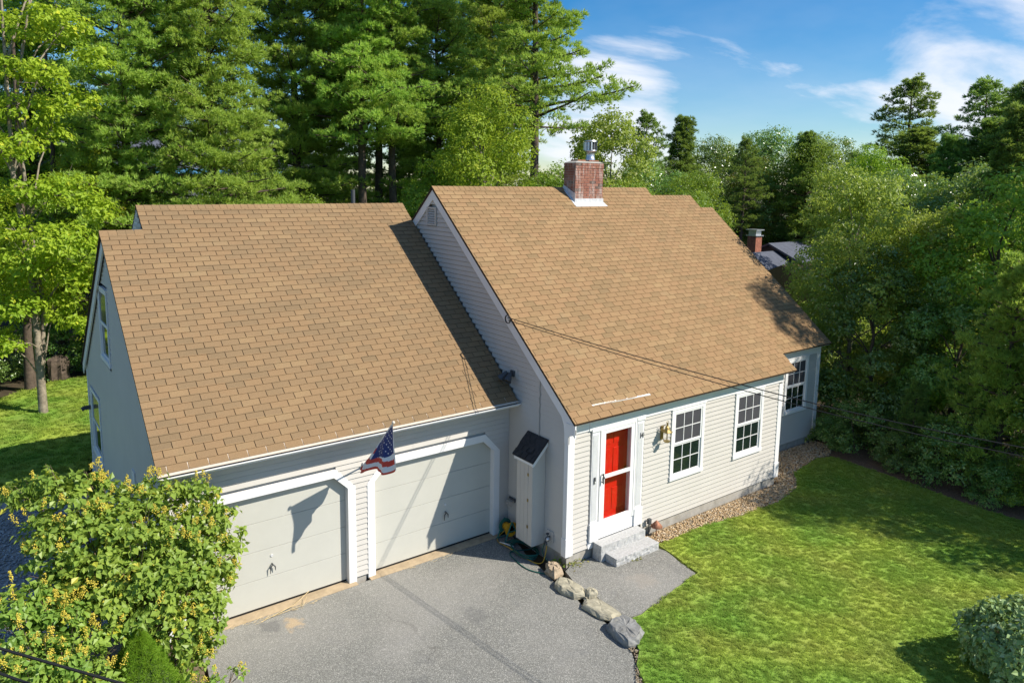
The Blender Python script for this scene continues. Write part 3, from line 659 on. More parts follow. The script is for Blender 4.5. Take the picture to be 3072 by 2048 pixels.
for k in range(24):
    z = .225+k*EXP; h = []
    if z+EXP > 1.07: h = [(9.00, 10.11)]
    for s in cut(L1+.001, 10.55, h): front_board(*s, S2Y+.014, z, wall_ext)
k = 0
while True:
    z = .24+k*EXP; k += 1
    yl = .10 if z+EXP < 2.9 else E1+(z+EXP*.3-ZE)/SL+.10
    yu = GY+.05 if z < 3.0 else EG+(z-ZG)/SG+.06
    yu = min(yu, 2*RY1-E1-(z-ZE)/SL-.08)
    if z > RZ1-.12 or yu <= yl: break
    hs = [(4.78, 5.24)] if 6.32 < z+.05 < 6.80 else []
    for s in cut(yl, yu, hs): side_board(.014, *s, z, wall_main)
W3, W4 = (6.06, 7.20), (8.05, 9.45)
for k in range(62):
    z = .08+k*EXP
    yl = GY+.10 if z < 2.9 else EG+(z+EXP*.3-ZG)/SG+.10
    yu = 9.86 if z < 2.9 else 2*RYG2-EG-(z-2.93)*1.28-.0
    if yu <= yl: break
    h = []
    if z+EXP > 3.60 and z < 5.18: h.append(W3)
    if z+EXP > .88 and z < 2.50: h.append(W4)
    for s in cut(yl, yu, h): side_board(GX+.014, *s, z, wall_gar)
ch = lambda z: max(0, min(1, (z+EXP*.8-1.864)/.408))*.371
for k in range(28):
    z = .09+k*EXP
    if z > 2.85: break
    if z > 2.26:
        for q in joints(-6.60, 0.0): front_board(*q, GY+.012, z, garage_front)
        continue
    front_board(-3.492-ch(z), -3.256+ch(z), GY+.012, z, garage_front)
    front_board(-.238-ch(z), 0.0, GY+.012, z, garage_front)
    front_board(-6.60, -6.51+ch(z), GY+.012, z, garage_front)
for k in range(8):
    z = 5.98+k*EXP
    hw = (zg_(RYG)-z-EXP)/SG
    if hw > 0: side_board(-6.06, RYG-hw+.05, RYG+hw+.05, z, gable_upper)
boards.sort(key=lambda a: (a[0].translation-CAM).length)
for a, par in boards[:298]:
    o = obj('clapboard', CBM, par); o.matrix_basis = a
bypar = {}
for a, par in boards[298:]: bypar.setdefault(par.name, (par, []))[1].append(a)
for par, l_ in bypar.values(): place_pieces('clapboard', CBM, l_, par, 0)

# ---- white trim
tm = MB()
def corner(x0, x1, y0, y1, zb, zt, fx0, fx1, fy0, fy1):
    tm.box(x0, x1, y0, y1, zb+.36, zt); tm.box(fx0, fx1, fy0, fy1, zb, zb+.3599)
c_ = MB()
c_.box(-.014, .15, -.012, .10, .60, 2.70); c_.box(-.026, .162, -.024, .112, .225, .5999)
c_.build('corner_board', M['white'], HOUSE, bevel=.004)
c_ = MB(); c_.box(6.80, L1+.012, -.012, .10, .60, 2.70); c_.box(6.79, L1+.024, -.024, .112, .225, .5999); c_.box(L1-.02, L1+.011, .10, S2Y, .60, 2.7)
c_.prism([(L1+.011, -.012, 2.62), (6.80, -.012, 2.70), (6.80, -.012, 2.62)], (0, .1, 0)); c_.build('corner_board', M['white'], HOUSE, bevel=.004)
c_ = MB(); c_.box(10.54, L3+.012, S2Y-.012, S2Y+.10, .60, 2.70); c_.box(10.53, L3+.024, S2Y-.024, S2Y+.112, .22, .5999); c_.build('corner_board', M['white'], HOUSE, bevel=.004)
c_ = MB(); c_.box(GX-.012, -6.60, GY-.010, GY+.10, .45, 2.66); c_.box(GX-.024, -6.59, GY-.022, GY+.11, .04, .4499); c_.build('corner_board', M['white'], HOUSE, bevel=.004)
c_ = MB(); c_.box(GX-.012, GX+.03, 9.86, 9.97, .45, 2.92); c_.box(GX-.024, GX+.03, 9.85, 9.98, .04, .4499); c_.build('corner_board', M['white'], HOUSE)
# friezes under the eaves
f1 = MB(); f1.box(0.002, .52, -.016, .05, 2.67, 2.90); f1.box(.5205, 2.09, -.03, .05, 2.665, 2.90); f1.box(2.0905, L1, -.016, .05, 2.655, 2.90); f1.build('frieze', M['white'], HOUSE)
f1 = MB(); f1.box(L1+.002, L3+.01, S2Y-.016, S2Y+.05, 2.66, 2.90); f1.build('frieze', M['white'], HOUSE)
f1 = MB(); f1.box(-6.80, -.001, EG+.04, GY+.05, 2.845, 2.875); f1.build('soffit', M['white'], HOUSE)
f1 = MB(); f1.box(-.04, 7.14, E1+.02, .05, 2.905, 2.925); f1.build('soffit', M['white'], HOUSE)
f1 = MB(); f1.box(7.16, 10.80, E2+.02, S2Y+.05, 2.905, 2.925); f1.build('soffit', M['white'], HOUSE)
# rake boards
def rake(x, y0, z0, y1, z1, h=.19, t=.03, ext=0):
    m_ = MB(); m_.prism([(x, y0, z0-.02), (x, y1, z1-.02), (x, y1, z1-.02-h*1.28), (x, y0, z0-.02-h*1.28)], (t, 0, 0)); m_.build('rake_board', M['white'], HOUSE)
rake(-.028, E1, ZE-.03, RY1, RZ1-.03); rake(-.0275, RY1, RZ1-.03, 2*RY1-E1, ZE-.03)
m_ = MB()                                   # curved return of the rake into the corner board
crv = [(E1, ZE-.06)]+[(-.012, 2.70), (-.012, 2.55), (.10, 2.55)]+[(.10+.28*math.sin(a)*.9, 2.60+.60*(1-math.cos(a))) for a in np.linspace(.0, 1.3, 8)]
m_.prism([(-.020, y, z) for y, z in [(E1, ZE-.12), (E1, ZE-.22), (-.012, 2.66), (-.012, 2.5), (.10, 2.5), (.105, 2.70), (.13, 2.86), (.20, 3.0), (.32, 3.15)]], (.03, 0, 0)); m_.build('rake_return', M['white'], HOUSE)
rake(-6.80, EG, ZG-.04, RYG2, zg_(RYG2)-.04); rake(-6.799, RYG2, zg_(RYG2)-.04, 10.16, 2.90, .2)
rake(-6.069, RYG, zg_(RYG)-.04, 10.9, zg_(RYG)-.04-.79*(10.9-RYG), .22)

# ---- roofs: decks, then shingles
def deck(name, pts_front, pts_back, m=M['underlay']):
    """profile extruded along x"""
roofs = {}
def roof(x0, x1, e, ze, ry, rz, yb, zb, th=.045, off=.001):
    m_ = MB()
    prof = [(e, ze-off), (ry, rz-off), (yb, zb-off), (yb, zb-th), (ry, rz-th*1.25), (e, ze-th)]
    m_.prism([(x0, y, z) for y, z in prof], (x1-x0, 0, 0)); return m_
rm = roof(-.048, 7.15, E1, ZE, RY1, RZ1, 2*RY1-E1, ZE).build('roof', M['underlay'], HOUSE)
r2m = roof(7.151, 10.252, E2, ZE, RY2, z2_(RY2), 2*RY2-E2, ZE); 
r2b = roof(10.2521, 10.819, E2, ZE, RY3, z2_(RY3), 2*RY3-E2, ZE); r2m.v, r2m.f = r2m.v+r2b.v, r2m.f+[tuple(i+len(r2m.v) for i in f) for f in r2b.f]
r2o = r2m.build('roof', M['underlay'], HOUSE)
rgm = roof(-6.077, -.029, EG, ZG, RYG, zg_(RYG), 2*RYG-EG, ZG)
rgb = roof(-6.835, -6.0771, EG, ZG, RYG2, zg_(RYG2), 10.16, 2.93); rgm.v, rgm.f = rgm.v+rgb.v, rgm.f+[tuple(i+len(rgm.v) for i in f) for f in rgb.f]
rgo = rgm.build('roof', M['underlay'], HOUSE)
TW, EX = .304, .1365
sh_items = []
def shingles(e, ze, slope, bounds, par, m, ridge):
    """bounds(y)->(x0,x1); rows run from the eave up"""
    c = 1/math.sqrt(1+slope*slope); dy = EX*c; th = math.atan(slope)
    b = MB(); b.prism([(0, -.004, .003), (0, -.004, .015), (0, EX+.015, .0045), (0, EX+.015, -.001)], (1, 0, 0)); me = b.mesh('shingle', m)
    rot = Matrix.Rotation(th, 4, 'X'); k = 0
    while True:
        y = e+k*dy
        if y+dy*.55 > ridge: break
        z = ze+slope*(y-e)
        # stay below the ridge of this strip
        x0, x1 = bounds(y); par_ = (k % 2)*.152
        j = math.floor((x0-par_)/TW)
        while True:
            a = max(x0, par_+j*TW); b_ = min(x1, par_+(j+1)*TW); j += 1
            if a >= x1: break
            if b_-a < .02: continue
            sh_items.append((Matrix.Translation((a+.006, y, z+rg.uniform(0, .0012))) @ rot @ Matrix.Diagonal((b_-a-.012, 1, 1, 1)), par, me))
        k += 1
    return dy
cs = lambda s: EX/math.sqrt(1+s*s)
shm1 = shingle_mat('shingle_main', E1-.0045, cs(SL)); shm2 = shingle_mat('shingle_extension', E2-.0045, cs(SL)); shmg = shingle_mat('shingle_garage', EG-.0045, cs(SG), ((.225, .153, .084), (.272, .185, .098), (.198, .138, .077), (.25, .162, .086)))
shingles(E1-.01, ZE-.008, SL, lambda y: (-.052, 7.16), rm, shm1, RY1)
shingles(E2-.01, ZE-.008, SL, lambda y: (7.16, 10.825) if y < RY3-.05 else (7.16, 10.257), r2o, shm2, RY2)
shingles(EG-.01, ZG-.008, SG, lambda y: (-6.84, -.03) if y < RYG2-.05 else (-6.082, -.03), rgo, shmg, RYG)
sh_items.sort(key=lambda a: (a[0].translation-CAM).length)
for a, par, me in sh_items[:300]:
    o = obj('shingle', me, par); o.matrix_basis = a
grp = {}
for a, par, me in sh_items[300:]: grp.setdefault(par.name, (par, me, []))[2].append(a)
for par, me, l_ in grp.values(): place_pieces('shingle', me, l_, par, 0)
# ridge caps
def caps(x0, x1, y, z, slope, par, m):
    b = MB(); x = x0
    n = max(1, round((x1-x0)/.146)); dx = (x1-x0)/n
    for i in range(n):
        xa = x0+i*dx; lift = .004
        for sg in (-1, 1):
            p = [(xa, y, z+.026), (xa+dx*1.0, y, z+.018), (xa+dx*1.0, y+sg*.11, z+.018-slope*.11), (xa, y+sg*.11, z+.026-slope*.11)]
            if sg > 0: p = p[::-1]
            b.poly(p); b.poly([(xa, y+sg*.11, z+.026-slope*.11), (xa+dx, y+sg*.11, z+.018-slope*.11), (xa+dx, y+sg*.11, z-slope*.11), (xa, y+sg*.11, z-slope*.11)])
        b.poly([(xa, y, z+.026), (xa, y-.11, z+.026-slope*.11), (xa, y-.11, z-slope*.11), (xa, y, z)])
    o = b.build('ridge_cap', m, par); kind(o, 'stuff')
caps(-.05, 7.16, RY1, RZ1, SL, rm, shm1); caps(7.16, 10.255, RY2, z2_(RY2), SL, r2o, shm2); caps(10.255, 10.82, RY3, z2_(RY3), SL, r2o, shm2)
caps(-6.08, -.03, RYG, zg_(RYG), SG, rgo, shmg); caps(-6.84, -6.08, RYG2, zg_(RYG2), SG, rgo, shmg)
# pale drip edge seen through the slots of the lowest course on the garage
de = MB(); th = math.atan(SG)
de.prism([(-6.83, EG-.004, ZG-.004), (-6.83, EG-.004, ZG+.0008), (-6.83, EG+.088, ZG+SG*.092+.0008), (-6.83, EG+.088, ZG-.004+SG*.092)], (6.79, 0, 0))
de.build('drip_edge', M['cream'], HOUSE)
for q in range(22):
    x_ = -6.688+q*.304
    if x_ < -.06: pass
# gutter with guard
gu = MB(); gu.prism([(-6.84, EG-.004, 2.975), (-6.84, EG-.085, 2.962), (-6.84, EG-.085, 2.954), (-6.84, EG-.004, 2.966)], (6.80, 0, 0)); gu.build('gutter_guard', M['cream'], HOUSE)
gu = MB(); pr = [(-.005, 2.875), (-.07, 2.875), (-.082, 2.90), (-.112, 2.918), (-.112, 2.936), (-.104, 2.936), (-.104, 2.922), (-.076, 2.905), (-.066, 2.882), (-.005, 2.882)]
gu.prism([(-6.85, EG+y, z) for y, z in pr], (6.82, 0, 0)); gu.prism([(-6.852, EG+y, z) for y, z in ((-.004, 2.876), (-.07, 2.876), (-.112, 2.918), (-.112, 2.936), (-.004, 2.96))], (.006, 0, 0)); gu.build('gutter', M['white'], HOUSE)
gu = MB(); gu.box(-6.83, -.035, EG-.002, EG+.03, 2.86, 2.965); gu.build('fascia', M['dgrey'], HOUSE)

# ---- rain diverter on the roof above the front door
dv = MB()
pa, pb = Vector((.592, -.006, 0)), Vector((2.170, -.075+.03, 0)); pa.z = zm(pa.y)+.014; pb.z = zm(pb.y)+.014
dv.prism([pa, pb, pb+Vector((0, 0, .022)), pa+Vector((0, 0, .010))], (0, .004, 0)); dv.prism([pa+Vector((0, .005, 0)), pb+Vector((0, .005, 0)), pb+Vector((0, .03, .025*SL+.008)), pa+Vector((0, .02, .022*SL))], (0, 0, .002))
dv.build('rain_diverter', M['alu'], HOUSE)

# ---- windows
def frame_pts(x0, x1, z0, z1): return x0, x1, z0, z1
def window(Mx, w, h, parent=HOUSE, cas=.085, grid=(3, 2), sillh=.09):
    """local: x right, z up, -y out; outer casing w x h"""
    c = MB()
    c.box(0, w, -.022, .04, h-cas, h); c.box(0, cas, -.022, .04, sillh, h-cas-.0005); c.box(w-cas, w, -.022, .04, sillh, h-cas-.0005)
    cas_o = c.build('window', M['white'], parent); cas_o.matrix_basis = Mx
    s = MB(); s.box(-.012, w+.012, -.034, .04, 0, sillh-.0008); s.build('sill', M['white'], cas_o, bevel=.004)
    c = MB(); c.box(-.01, w+.01, -.034, -.0225, h-.008, h+.006); c.build('drip_cap', M['white'], cas_o)
    ix0, ix1, iz0, iz1 = cas+.001, w-cas-.001, sillh+.001, h-cas-.001; mid = (iz0+iz1)/2+.01
    for nm, z0, z1, yo, pm in (('upper', mid-.018, iz1, 0, M['pane_up']), ('lower', iz0, mid+.018, .018, M['pane_lo'])):
        sw = .045; f = MB(); y0, y1 = -.012+yo, .012+yo
        if nm == 'lower': z1 -= .037; 
        f.box(ix0, ix1, y0, y1, z1-sw*.9, z1); f.box(ix0, ix1, y0, y1, z0, z0+sw); f.box(ix0, ix0+sw, y0, y1, z0+sw+.0004, z1-sw*.9-.0004); f.box(ix1-sw, ix1, y0, y1, z0+sw+.0004, z1-sw*.9-.0004)
        so_ = f.build('sash', M['white'], cas_o, bevel=.003)
        gx0, gx1, gz0, gz1 = ix0+sw, ix1-sw, z0+sw, z1-sw*.9
        nx, nz = grid
        for i in range(nx):
            for j in range(nz):
                p = MB(); a0 = gx0+(gx1-gx0)*i/nx; a1 = gx0+(gx1-gx0)*(i+1)/nx; b0 = gz0+(gz1-gz0)*j/nz; b1 = gz0+(gz1-gz0)*(j+1)/nz
                p.box(a0+.001, a1-.001, y0+.012, y1+.004, b0+.001, b1-.001); p.build('pane', pm, cas_o)
        for i in range(1, nx): q = MB(); xx = gx0+(gx1-gx0)*i/nx; q.box(xx-.008, xx+.008, y0+.003, y1+.003, gz0, gz1); q.build('muntin', M['white'], cas_o)
        for j in range(1, nz): q = MB(); z_ = gz0+(gz1-gz0)*j/nz; q.box(gx0, gx1, y0+.005, y1+.0025, z_-.008, z_+.008); q.build('muntin', M['white'], cas_o)
    return cas_o
window(Matrix.Translation((WIN1[0], 0, 1.066)), 1.088, 1.588)
window(Matrix.Translation((WIN2[0], 0, 1.066)), 1.088, 1.588)
window(Matrix.Translation((9.005, S2Y, 1.066)), 1.10, 1.588)
window(Matrix.Translation((GX, W3[1]-.01, 3.62)) @ ROT, 1.12, 1.57, grid=(1, 1))
window(Matrix.Translation((GX, W4[1]-.01, .90)) @ ROT, 1.38, 1.60, grid=(1, 1))

# ---- front door set
dr = MB(); dr.box(.80, 1.83, .05, .30, .36, 2.655)       # dark void filler behind
ent = MB()
for x0, x1 in ((.60, .80), (1.85, 2.05)):
    p = MB(); p.box(x0, x1, -.022, .05, .74, 2.62)
    for i in range(5): xx = x0+.025+i*.03; p.box(xx, xx+.018, -.030, -.0225, .80, 2.56)
    po = p.build('pilaster', M['white'], HOUSE)
    b = MB(); b.box(x0-.02, x1+.02, -.045, .05, .362, .739); b.build('plinth', M['white'], po, bevel=.004); b = MB(); b.box(x0-.015, x1+.015, -.04, .05, 2.621, 2.70); b.build('capital', M['white'], po, bevel=.004)
p = MB(); p.box(.822, 1.828, -.012, .05, .362, .60); p.box(.565, .5795, -.012, .05, .25, .37); p.box(.5795, .80, -.012, .05, .22, .3615)
p.build('threshold_board', M['white'], HOUSE)
# storm door: frame, glass, bar
sdm = MB(); sdm.box(.822, .868, -.030, .05, .601, 2.664); sdm.box(1.782, 1.828, -.030, .05, .601, 2.664); sdm.box(.868, 1.782, -.030, .05, 2.61, 2.664)
sdo = sdm.build('storm_door', M['white'], HOUSE, bevel=.003)
s = MB(); s.box(.870, .965, -.022, .012, .602, 2.608); s.box(1.680, 1.780, -.022, .012, .602, 2.608); s.box(.9652, 1.6798, -.022, .012, 2.53, 2.608); s.box(.9652, 1.6798, -.022, .012, .602, .745); s.build('door_frame', M['white'], sdo, bevel=.004)
s = MB(); s.box(.9652, 1.6798, -.020, .010, 1.60, 1.675); s.build('mid_bar', M['white'], sdo, bevel=.004)
for z0, z1 in ((.7455, 1.5995), (1.6755, 2.5295)):
    s = MB(); s.poly([(.9655, -.004, z0), (1.6795, -.004, z0), (1.6795, -.004, z1), (.9655, -.004, z1)]); s.build('glass', M['glass'], sdo)
s = MB(); s.box(.872, .886, -.085, -.060, 1.53, 1.74); s.box(.874, .884, -.06, -.022, 1.55, 1.57); s.box(.874, .884, -.06, -.022, 1.70, 1.72); s.cyl((.93, -.045, 1.62), .016, .03, 10); s.build('handle', M['dgrey'], sdo)
# reveal and red door
s = MB(); s.box(.80, .868, .051, .20, .601, 2.66); s.box(1.782, 1.85, .051, .20, .601, 2.66); s.box(.868, 1.782, .051, .20, 2.60, 2.66); s.box(.868, 1.782, .051, .20, .56, .62); s.build('door_jamb', M['white'], HOUSE)
rd = MB(); rd.box(.869, 1.781, .178, .22, .621, 2.599); rdo = rd.build('front_door', M['red'], HOUSE)
for (x0, x1, z0, z1) in ((.96, 1.28, .80, 1.25), (1.37, 1.69, .80, 1.25), (.96, 1.28, 1.38, 2.10), (1.37, 1.69, 1.38, 2.10), (.96, 1.28, 2.20, 2.48), (1.37, 1.69, 2.20, 2.48)):
    s = MB(); s.box(x0, x1, .168, .1775, z0, z1); s.build('panel', M['red'], rdo, bevel=.008)
s = MB(); s.lathe((1.72, .15, 1.60), [(0, .028), (.02, .024), (.028, .008), (.026, -.012), (0, -.025)], 12); s.build('doorknob', M['brass'], rdo, True)
# wall body hole: interior behind the door is hidden by the door itself
# doorbell
s = MB(); s.box(.655, .70, -.052, -.0305, 1.57, 1.70); db = s.build('doorbell', M['dgrey'], HOUSE, bevel=.005); s = MB(); s.box(.665, .69, -.056, -.0525, 1.585, 1.62); s.build('button', M['alu'], db)
# house number
def text(txt, size, m, mat4, parent, name, ext=.004):
    c = bpy.data.curves.new('t', 'FONT'); c.body = txt; c.size = size; c.extrude = ext
    o = bpy.data.objects.new('t', c); COL.objects.link(o); dg = bpy.context.evaluated_depsgraph_get(); me = bpy.data.meshes.new_from_object(o.evaluated_get(dg))
    bpy.data.objects.remove(o); me.materials.clear(); me.materials.append(m); q = obj(name, me, parent); q.matrix_basis = mat4; return q
for ch_, dx, dz in (('1', 0, 0), ('4', .055, .0)):
    text(ch_, .165, M['dgrey'], Matrix.Translation((1.895+dx, -.036, 2.245+dz)) @ Matrix.Rotation(R(90), 4, 'X'), HOUSE, 'house_number')
# wall lantern
lx, lz = 2.61, 2.04
s = MB(); s.box(lx-.045, lx+.045, -.02, .0, lz+.03, lz+.33); lan = s.build('wall_lantern', M['brass'], HOUSE, bevel=.01)
s = MB(); s.tube([(lx, -.02, lz+.30), (lx, -.07, lz+.36), (lx, -.13, lz+.36), (lx, -.15, lz+.31)], .008, 6); s.build('arm', M['brass'], lan)
s = MB(); yc = -.15
for a in range(4): 
    an = a*math.pi/2+math.pi/4; b0 = (lx+.062*math.cos(an)*1.1, yc+.062*math.sin(an)*1.1, lz+.04); b1 = (lx+.088*math.cos(an)*1.1, yc+.088*math.sin(an)*1.1, lz+.235); s.tube([b0, b1], .006, 4)
s.lathe((lx, yc, lz+.0), [(0, 0), (.05, .01), (.075, .035), (.075, .045), (0, .045)], 8); s.lathe((lx, yc, lz+.235), [(0, 0), (.112, 0), (.112, .01), (.06, .055), (.045, .08), (.05, .10), (.02, .13), (.02, .15), (.012, .20), (0, .21)], 8); s.build('cage', M['brass'], lan)
s = MB(); s.lathe((lx, yc, lz+.045), [(.062, 0), (.09, .19)], 4); g_ = s.build('lamp_glass', M['glass'], lan)
s = MB(); s.tube([(lx-.03*1, yc, lz+.42), (lx-.03, yc, lz+.46), (lx, yc, lz+.475), (lx+.03, yc, lz+.46), (lx+.03, yc, lz+.42)], .005, 5, cap=False); s.build('ring', M['brass'], lan)

# ---- garage doors
def gdoor(xo0, xo1, handle_x):
    """outer trim from xo0 to xo1"""
    W = .15; z1, z2 = 1.864, 2.272; cc = .371; y0, y1 = GY-.010, GY+.028
    t = MB(); k = W*math.tan(R(22.5)); ic = cc-.0
    ox0, ox1 = xo0, xo1; ix0, ix1 = xo0+W, xo1-W; zt = z2-W
    def ext(p): t.prism([(x, y0, z) for x, z in p], (0, y1-y0, 0))
    i1 = z1+.0; kk = .06
    ext([(ox0, .0), (ix0, .0), (ix0, z1), (ox0, z1)]); o_ = t.build('garage_door_surround', M['white'], HOUSE, bevel=.003)
    t = MB(); ext([(ox1, .0), (ox1, z1), (ix1, z1), (ix1, .0)]); t.build('side_trim', M['white'], o_, bevel=.003)
    t = MB(); e_ = .001
    def ext2(p): t.prism([(x, y0+.001, z) for x, z in p], (0, y1-y0, 0))
    ci = cc-W*.42
    ext2([(ox0, z1+e_), (ix0, z1+e_), (ix0+ci-.05, zt), (ox0+cc, z2)]); t.build('corner_brace', M['white'], o_); t = MB(); ext2([(ox1, z1+e_), (ox1-cc, z2), (ix1-ci+.05, zt), (ix1, z1+e_)])
    t.build('corner_brace', M['white'], o_)
    t = MB(); t.prism([(ox0+cc+e_, y0, z2), (ix0+ci-.05+e_, y0, zt), (ix1-ci+.05-e_, y0, zt), (ox1-cc-e_, y0, z2)], (0, y1-y0, 0)); t.build('header', M['white'], o_, bevel=.003)
    # jamb returns
    t = MB(); t.box(ix0-.02, ix0, y1+.0005, GY+.16, 0, zt+.0); t.box(ix1, ix1+.02, y1+.0005, GY+.16, 0, zt); t.box(ix0, ix1, y1+.0005, GY+.16, zt, zt+.02); t.build('jamb', M['white'], o_)
    # sectional door
    yd = GY+.115; H_ = zt-.055; d = None
    for i in range(4):
        b = MB(); za = .055+i*H_/4; zb_ = .055+(i+1)*H_/4-.005
        b.box(ix0+.001, ix1-.001, yd, yd+.045, za, zb_)
        if i == 0: d = b.build('garage_door', M['door'], HOUSE, bevel=.004)
        else: b.build('door_section', M['door'], d, bevel=.004)
    b = MB(); b.box(ix0+.002, ix1-.002, yd+.003, yd+.04, .012, .054); b.build('bottom_seal', M['black'], d)
    b = MB(); b.lathe((0, 0, 0), [(0, .012), (.02, .01), (.022, 0)], 12); me = b
    hb = MB(); hz = .75
    hb.tube([(handle_x-.045, yd-.045, hz-.11), (handle_x-.04, yd-.05, hz), (handle_x, yd-.05, hz+.05), (handle_x+.04, yd-.05, hz), (handle_x+.045, yd-.045, hz-.07)], [.006, .012, .015, .012, .006], 6)
    hb.tube([(handle_x, yd, hz+.05), (handle_x, yd-.05, hz+.05)], .012, 6); hb.build('handle', M['dgrey'], d)
    hb = MB(); hb.tube([(handle_x, yd+.001, hz+.20), (handle_x, yd-.012, hz+.20)], .025, 10); hb.build('lock', M['alu'], d)
gdoor(-6.51, -3.492, -5.02); gdoor(-3.256, -.238, -1.50)
fx = MB()
for ix0, ix1 in ((-6.36, -3.642), (-3.106, -.388)):   # chamfer fillers at the top corners of the doors
    pass
s = MB(); s.box(-.372, -.352, GY+.06, GY+.115, 1.58, 1.76); s.build('safety_keypad', M['cream'], HOUSE)
ap = MB(); ap.prism([(-6.5, GY-.11, -.02), (-6.5, GY+.25, -.02), (-6.5, GY+.25, .020), (-6.5, GY-.02, .018), (-6.5, GY-.11, .008)], (2.99, 0, 0)); ap.build('garage_sill', M['apron'], HOUSE)
ap = MB(); ap.prism([(-3.25, GY-.11, -.02), (-3.25, GY+.25, -.02), (-3.25, GY+.25, .020), (-3.25, GY-.02, .018), (-3.25, GY-.11, .008)], (3.0, 0, 0)); ap.build('garage_sill', M['apron'], HOUSE)

# ---- gable vent, floodlight, conduit
s = MB(); s.box(-.028, .02, 4.80, 4.845, 6.35, 6.78); s.box(-.028, .02, 5.175, 5.22, 6.35, 6.78); s.box(-.028, .02, 4.8455, 5.1745, 6.74, 6.78); s.box(-.028, .02, 4.8455, 5.1745, 6.35, 6.39)
gv = s.build('gable_vent', M['siding'], HOUSE)
for i in range(6):
    s = MB(); z = 6.40+i*.057; s.prism([(-.02, 4.846, z), (-.012, 4.846, z-.004), (.02, 4.846, z+.038), (.012, 4.846, z+.042)], (0, .328, 0)); s.build('louvre', M['siding'], gv)
s = MB(); s.box(.015, .029, 4.846, 5.174, 6.39, 6.74); s.build('vent_back', M['dgrey'], gv)
s = MB(); s.box(-.012, .0, 1.60, 1.86, 3.40, 3.62); fl = s.build('floodlight', M['siding'], HOUSE)
s = MB(); s.box(-.05, -.012, 1.68, 1.80, 3.44, 3.56); s.build('junction_box', M['dgrey'], fl)
for yy, tl in ((1.86, .9), (1.72, .35)):
    s = MB(); p0 = Vector((-.05, 1.74, 3.5)); p1 = Vector((-.12, yy-.02, 3.50)); dd = Vector((-.5, (yy-1.78)*3, -.55)).normalized()
    s.tube([p0, p1], .014, 6); s.tube([p1-dd*.03, p1, p1+dd*.05, p1+dd*.15, p1+dd*.17], [.03, .045, .055, .085, .088], 12, cap=False); s.tube([p1+dd*.150, p1+dd*.155], .078, 12); s.build('lamp_head', M['dgrey'], fl, True)
s = MB(); pts = [(-.014+.004*math.sin(i*2.1), .865+.008*math.sin(i*1.7), 3.70-i*.0645) for i in range(21)]; s.tube(pts, .009, 6); cd = s.build('service_cable', M['condw'], HOUSE)

# ---- chimney
cx0, cx1, cy0, cy1 = 4.01, 5.00, 4.484, 4.944
s = MB(); s.box(cx0+.008, cx1-.008, cy0+.008, cy1-.008, 6.6, 7.905); chim = s.build('chimney', M['mortar'], HOUSE)
bm_ = MB(); bm_.box(0, 1, 0, .09, 0, .057); BR = bm_.mesh('brick', M['brick'])
bh = .0665; rows = 16; bricks = []
for k in range(rows):
    z = 7.905-(k+1)*bh
    out_ = .012 if k < 2 else 0
    for side in range(4):
        Lx = (cx1-cx0) if side % 2 == 0 else (cy1-cy0); off = ((k+side) % 2)*.10
        a = -off
        while a < Lx-.01:
            s0, s1 = max(0, a), min(Lx, a+.198); a += .205
            if s1-s0 < .03: continue
            if side == 0: m4 = Matrix.Translation((cx0+s0+.003, cy0-out_, z))
            elif side == 1: m4 = Matrix.Translation((cx1+out_, cy0+s0+.003, z)) @ Matrix.Rotation(R(90), 4, 'Z')
            elif side == 2: m4 = Matrix.Translation((cx1-s0-.003, cy1+out_, z)) @ Matrix.Rotation(R(180), 4, 'Z')
            else: m4 = Matrix.Translation((cx0-out_, cy1-s0-.003, z)) @ Matrix.Rotation(R(-90), 4, 'Z')
            ln = s1-s0-.006
            bricks.append(m4 @ Matrix.Translation((0, rg.uniform(-.002, .002), 0)) @ Matrix.Diagonal((ln, 1, 1, 1)))
place_pieces('brick', BR, bricks, chim, 300)
s = MB(); mx, my = (cx0+cx1)/2, (cy0+cy1)/2
i0 = 0
s.v = [(cx0-.01, cy0-.01, 7.906), (cx1+.01, cy0-.01, 7.906), (cx1+.01, cy1+.01, 7.906), (cx0-.01, cy1+.01, 7.906), (cx0+.12, cy0+.1, 7.955), (cx1-.12, cy0+.1, 7.955), (cx1-.12, cy1-.1, 7.955), (cx0+.12, cy1-.1, 7.955)]
s.f = [(3, 2, 1, 0), (4, 5, 6, 7), (0, 1, 5, 4), (1, 2, 6, 5), (2, 3, 7, 6), (3, 0, 4, 7)]; s.build('crown', M['concrete'], chim)
s = MB(); s.box(4.16, 4.44, 4.58, 4.86, 7.956, 7.99); s.build('flue_tile', M['copper'], chim); s = MB(); s.box(4.55, 4.90, 4.56, 4.88, 7.956, 7.985); s.build('flue_tile', M['copper'], chim)
s = MB(); s.lathe((4.72, 4.72, 7.98), [(.13, 0), (.13, .06), (.115, .08), (.115, .20), (.12, .21)], 16); s.lathe((4.72, 4.72, 8.19), [(.11, 0), (.17, .03), (.175, .06), (.165, .06)], 16); fc = s.build('flue_pipe', M['steel'], chim, True)
s = MB(); s.lathe((4.72, 4.72, 8.46), [(.175, 0), (.18, .02), (.17, .04), (0, .06)], 16); s.build('flue_cap', M['steel'], chim)
for i in range(12):
    s = MB(); an = i*math.pi/6; c0 = Vector((4.72+.165*math.cos(an), 4.72+.165*math.sin(an), 8.25)); tdir = Vector((-math.sin(an+.5), math.cos(an+.5), 0))
    s.prism([c0-tdir*.028, c0+tdir*.028, c0+tdir*.028+Vector((0, 0, .21)), c0-tdir*.028+Vector((0, 0, .21))], Vector((math.cos(an), math.sin(an), 0))*.003); s.build('cap_vane', M['steel'], chim)
